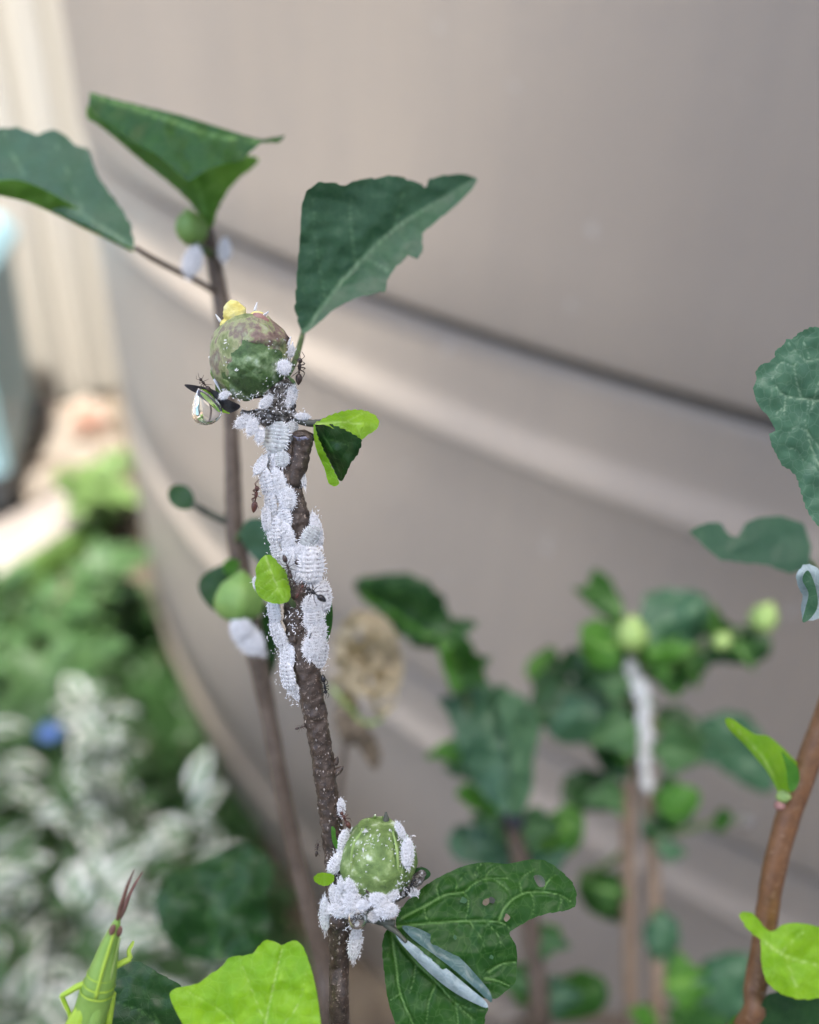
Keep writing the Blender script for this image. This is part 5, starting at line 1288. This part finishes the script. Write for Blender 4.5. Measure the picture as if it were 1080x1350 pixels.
for a in (
 (417, 784, 32, -55, .0955, 0.3, 'ant_black', 'glossy black ant on the bulging white mealybug, right of the woolly leaf'),
 (391, 490, 36, 4, .0975, 1.1, 'ant_brown', 'dark ant climbing the right flank of the top bud'),
 (273, 507, 24, -40, .0985, -0.9, 'ant_brown', 'dark ant above the curled bract left of the top bud'),
 (341, 659, 36, 8, .0995, -1.25, 'ant_red', 'reddish ant clinging to the left edge of the white column'),
 (379, 743, 26, 160, .0967, -0.2, 'ant_brown', 'brown ant just right of the woolly leaf, upper of the two'),
 (386, 764, 24, 150, .0968, 0.0, 'ant_brown', 'brown ant just right of the woolly leaf, lower of the two'),
 (395, 780, 20, 30, .0968, 0.0, 'ant_red', 'small reddish ant on the bark left of the black ant'),
 (425, 902, 26, 170, .0992, 1.15, 'ant_black', 'black ant on the right edge of the bark below the right column'),
 (396, 960, 14, 75, .0995, -1.2, 'ant_brown', 'tiny ant poking out from the left edge of the bare bark'),
 (454, 1082, 26, -30, .0985, 0.9, 'ant_red', 'reddish brown ant on the stem above the lower bud'),
 (420, 1121, 18, 10, .0990, -1.0, 'ant_brown', 'dark ant on the left edge of the stem beside the lower bud'),
 (488, 1178, 18, 140, .0955, 0.0, 'ant_brown', 'dark ant among the white clumps under the lower bud'),
 (540, 1168, 26, 30, .0962, 0.3, 'ant_black', 'black ant between lower bud and the big dark leaf'),
 (409, 838, 9, 20, .0958, 0.4, 'ant_black', 'tiny black ant on the lower right column of mealybugs')):
    ant(*a)

# ------------------------------------------------------------------ water drops
def drop(c, ang, prof_, d, label, name='water_drop'):
    mb = MB()
    px_lathe(mb, c, ang, smooth_prof(prof_, 6), d, 40, flat=0.5)
    s = math.sin(ang)
    o = mb.build(name, M['water'])
    return tag(o, label, 'water drop', 'water drops on the plants')
drop((276, 551), -0.35, [(-9, 0), (-7, 9), (-1, 17), (8, 20.5), (18, 18), (28, 12), (36, 6), (42, 0)], .0975, 'clear water drop hanging from the curled dark bract')
drop((471, 1214), 0.3, [(-12, 0), (-10, 6), (-4, 11), (3, 12.5), (9, 10), (13, 5), (14, 0)], .0950, 'water bead at the foot of the lower bud')
drop((981, 1084), 0.2, [(-11, 0), (-9, 6), (-3, 11), (3, 11.5), (9, 8), (12, 0)], .262, 'blurred water drop among the leaves on the right')

# ------------------------------------------------------------------ plants on the ground, lower left
m, nt, b, o = mat('variegated')
at = nt.nodes.new('ShaderNodeAttribute'); at.attribute_name = 'vein'
n1 = noise_fac(nt, 90, 4, 0.6)
ad = nt.nodes.new('ShaderNodeMath'); ad.operation = 'ADD'
sb = nt.nodes.new('ShaderNodeMath'); sb.operation = 'MULTIPLY_ADD'; sb.inputs[1].default_value = 0.9; sb.inputs[2].default_value = -0.45
nt.links.new(n1, sb.inputs[0]); nt.links.new(at.outputs['Fac'], ad.inputs[0]); nt.links.new(sb.outputs[0], ad.inputs[1])
c = ramp(nt, ad.outputs[0], [(0.24, (0.05, 0.16, 0.04)), (0.36, (0.22, 0.40, 0.14)), (0.44, (0.86, 0.88, 0.80))])
nt.links.new(c, b.inputs['Base Color']); b.inputs['Roughness'].default_value = 0.45
t = nt.nodes.new('ShaderNodeBsdfTranslucent'); nt.links.new(c, t.inputs[0])
mx = nt.nodes.new('ShaderNodeMixShader'); mx.inputs[0].default_value = 0.25
nt.links.new(b.outputs[0], mx.inputs[1]); nt.links.new(t.outputs[0], mx.inputs[2]); nt.links.new(mx.outputs[0], o.inputs[0])
M['varieg'] = m
VLEAF = [leaf_canon(v, 0.25 + 0.04 * v).mesh('variegated_leaf', M['varieg']) for v in range(3)]
M['shrub'] = leaf_mat('shrub_green', (0.030, 0.085, 0.026), (0.065, 0.145, 0.045), (0.09, 0.18, 0.06), (0.10, 0.27, 0.05), 0.3, 0.45, scale=60)
M['shrub_lit'] = leaf_mat('shrub_light', (0.10, 0.20, 0.05), (0.20, 0.32, 0.10), (0.2, 0.3, 0.1), (0.3, 0.5, 0.1), 0.35, 0.5, scale=60)
GLEAF = [leaf_canon(v + 5, 0.26 + 0.04 * v).mesh('shrub_leaf', M['shrub']) for v in range(3)]
LLEAF = [leaf_canon(v + 9, 0.26 + 0.04 * v).mesh('light_leaf', M['shrub_lit']) for v in range(3)]
def bush(name, label, cat, group, c, rad, nl, meshes, size, rs, stems=6, foot_=None):
    r = np.random.default_rng(rs)
    ft_ = Vector((c.x, c.y, 0)) if foot_ is None else foot_
    o = thing(name, label, cat, ft_, group)
    tips = []
    mb = MB()
    for k in range(stems):
        tip = c + Vector((r.uniform(-.75, .75) * rad[0], r.uniform(-.75, .75) * rad[1], r.uniform(-.2, .8) * rad[2]))
        mid_ = ft_.lerp(tip, .5) + Vector((r.uniform(-.02, .02), r.uniform(-.02, .02), .03))
        base_ = ft_ + Vector((r.uniform(-.03, .03), r.uniform(-.03, .03), 0))
        tube(mb, [base_, mid_, tip], [.0035, .0028, .0015], 6, 6)
        tips.append((base_, mid_, tip))
    mb.build('stems', M['petiole'], o)
    for k in range(nl):
        b0, m0, t0 = tips[k % stems]
        f = r.uniform(.35, 1.0)
        p = (m0.lerp(t0, (f - .5) * 2) if f > .5 else b0.lerp(m0, f * 2))
        az = r.uniform(0, 2 * PI); el = r.uniform(-.3, .9)
        d = Vector((math.cos(az) * math.cos(el), math.sin(az) * math.cos(el), math.sin(el)))
        sd = d.cross(Vector((0, 0, 1))).normalized()
        nz = sd.cross(d).normalized()
        s = size * r.uniform(.6, 1.25)
        lf_ = bpy.data.objects.new('leaf', meshes[k % len(meshes)]); col.objects.link(lf_); lf_.parent = o
        lf_.matrix_local = Matrix.Translation(p - ft_ + d * s * .1) @ Matrix((sd * s, d * s, nz * s)).transposed().to_4x4()
    return o
GV = 'white edged plants in the bed at the lower left'
for (px, py, d, rad, nl, lab) in (
 (40, 1090, .62, (.09, .09, .09), 60, 'white edged leafy plant cut by the left edge, middle of the bed'),
 (128, 1010, .74, (.075, .08, .08), 50, 'white edged leafy plant against the foot of the tank, farthest of them'),
 (40, 1275, .50, (.085, .07, .07), 60, 'white edged leafy plant filling the bottom left corner'),
 (165, 1140, .58, (.08, .08, .08), 60, 'white edged leafy plant behind the tips of the grasshopper antennae'),
 (240, 1140, .56, (.04, .05, .045), 24, 'white edged leafy plant below the tank rim above the large blurred dark leaf'),
 (215, 1260, .48, (.07, .06, .06), 46, 'white edged leafy plant between grasshopper and lime leaf'),
 (-60, 1180, .56, (.07, .08, .09), 40, 'white edged leafy plant mostly beyond the left edge')):
    bush('variegated_plant', lab, 'plant', GV, P(px, py, d), rad, int(nl * 1.8), VLEAF + GLEAF[:1], .027, int(px + py), 7)
GG = 'plain green plants in the bed at the left'
for (px, py, d, rad, nl, lab) in (
 (70, 850, .98, (.13, .12, .10), 110, 'dense mid green plant in the middle of the bed at the left'),
 (136, 800, 1.08, (.045, .10, .085), 60, 'green plant pressed against the tank below the sunny strip'),
 (-20, 960, .86, (.10, .10, .09), 80, 'dark green plant at the left edge by the small blue flower'),
 (110, 940, .86, (.09, .08, .07), 70, 'green plant right of the small blue flower')):
    bush('green_shrub', lab, 'shrub', GG, P(px, py, d), rad, int(nl * 1.5), GLEAF, .043, int(px + py + 7), 9)
bush('light_shrub', 'sunny yellow green plant at the bend of the pale paving by the tank', 'shrub', None, P(130, 640, 1.36), (.05, .08, .05), 60, LLEAF, .05, 5, 9)
# blue flower
fl0 = P(66, 968, .80)
bf = thing('blue_flower', 'small blurred blue flower among the green leaves at the left', 'flower', Vector((fl0.x, fl0.y, 0)))
mb = MB(); tube(mb, [Vector((fl0.x, fl0.y, 0)), Vector((fl0.x, fl0.y, fl0.z * .6)), fl0], [.0018, .0016, .0014], 5, 6); mb.build('stalk', M['petiole'], bf)
M['blue'] = noisy('blue_petal', [(0.3, (0.07, 0.16, 0.42)), (0.7, (0.14, 0.26, 0.55))], 90, 0.6)
pm = leaf_canon(2, .42, .15, .2).mesh('blue_petal', M['blue'])
for k in range(6):
    a = k * PI / 3
    d = Vector((math.cos(a), math.sin(a), .45)).normalized(); sd = d.cross(Vector((0, 0, 1))).normalized(); nz = sd.cross(d)
    lf_ = bpy.data.objects.new('petal', pm); col.objects.link(lf_); lf_.parent = bf
    lf_.matrix_local = Matrix.Translation(fl0 - bf.location) @ Matrix((sd * .013, d * .013, nz * .013)).transposed().to_4x4()

# low ground cover and dry leaf litter: nobody could count them
def scatter(name, mt, quad, n, size, up, rs, z0=0.0):
    r = np.random.default_rng(rs)
    mb = MB()
    a, b_, c_, d_ = quad
    for k in range(n):
        u_, v_ = r.random(), r.random()
        p = a.lerp(b_, u_).lerp(d_.lerp(c_, u_), v_)
        az = r.uniform(0, 2 * PI); el = r.uniform(*up)
        d = Vector((math.cos(az) * math.cos(el), math.sin(az) * math.cos(el), math.sin(el)))
        sd = d.cross(Vector((0, 0, 1))).normalized()
        s = size * r.uniform(.5, 1.3)
        p = Vector((p.x, p.y, z0 + r.uniform(0, .02)))
        nz = sd.cross(d)
        mb.add([p, p + d * s * .4 + sd * s * .22 + nz * s * .05, p + d * s, p + d * s * .4 - sd * s * .22 + nz * s * .05, p + d * s * .45 - nz * s * .04], [(0, 1, 4), (1, 2, 4), (2, 3, 4), (3, 0, 4)])
    o = mb.build(name, mt, None, False)
    o['kind'] = 'stuff'
    return o
scatter('ground_cover', M['shrub'], (G(-150, 1350), G(410, 1300), G(198, 800), G(-150, 830)), 3800, .035, (.2, 1.3), 3)
scatter('grass', M['shrub_lit'], (G(-60, 860), G(120, 730), G(155, 690), G(0, 790)), 1500, .03, (.4, 1.4), 4)
M['litter'] = noisy('leaf_litter', [(0.3, (0.26, 0.21, 0.16)), (0.5, (0.42, 0.36, 0.30)), (0.7, (0.54, 0.49, 0.43))], 12, 0.85)
scatter('leaf_litter', M['litter'], (G(-150, 690), G(150, 640), G(140, 535), G(-150, 590)), 1800, .035, (-.2, .3), 6, 0.004)
scatter('leaf_litter', noisy('red_litter', [(0.3, (0.36, 0.20, 0.15)), (0.7, (0.48, 0.30, 0.23))], 12, 0.8), (G(105, 590), G(135, 585), G(135, 555), G(105, 560)), 60, .03, (-.2, .5), 8, 0.02)
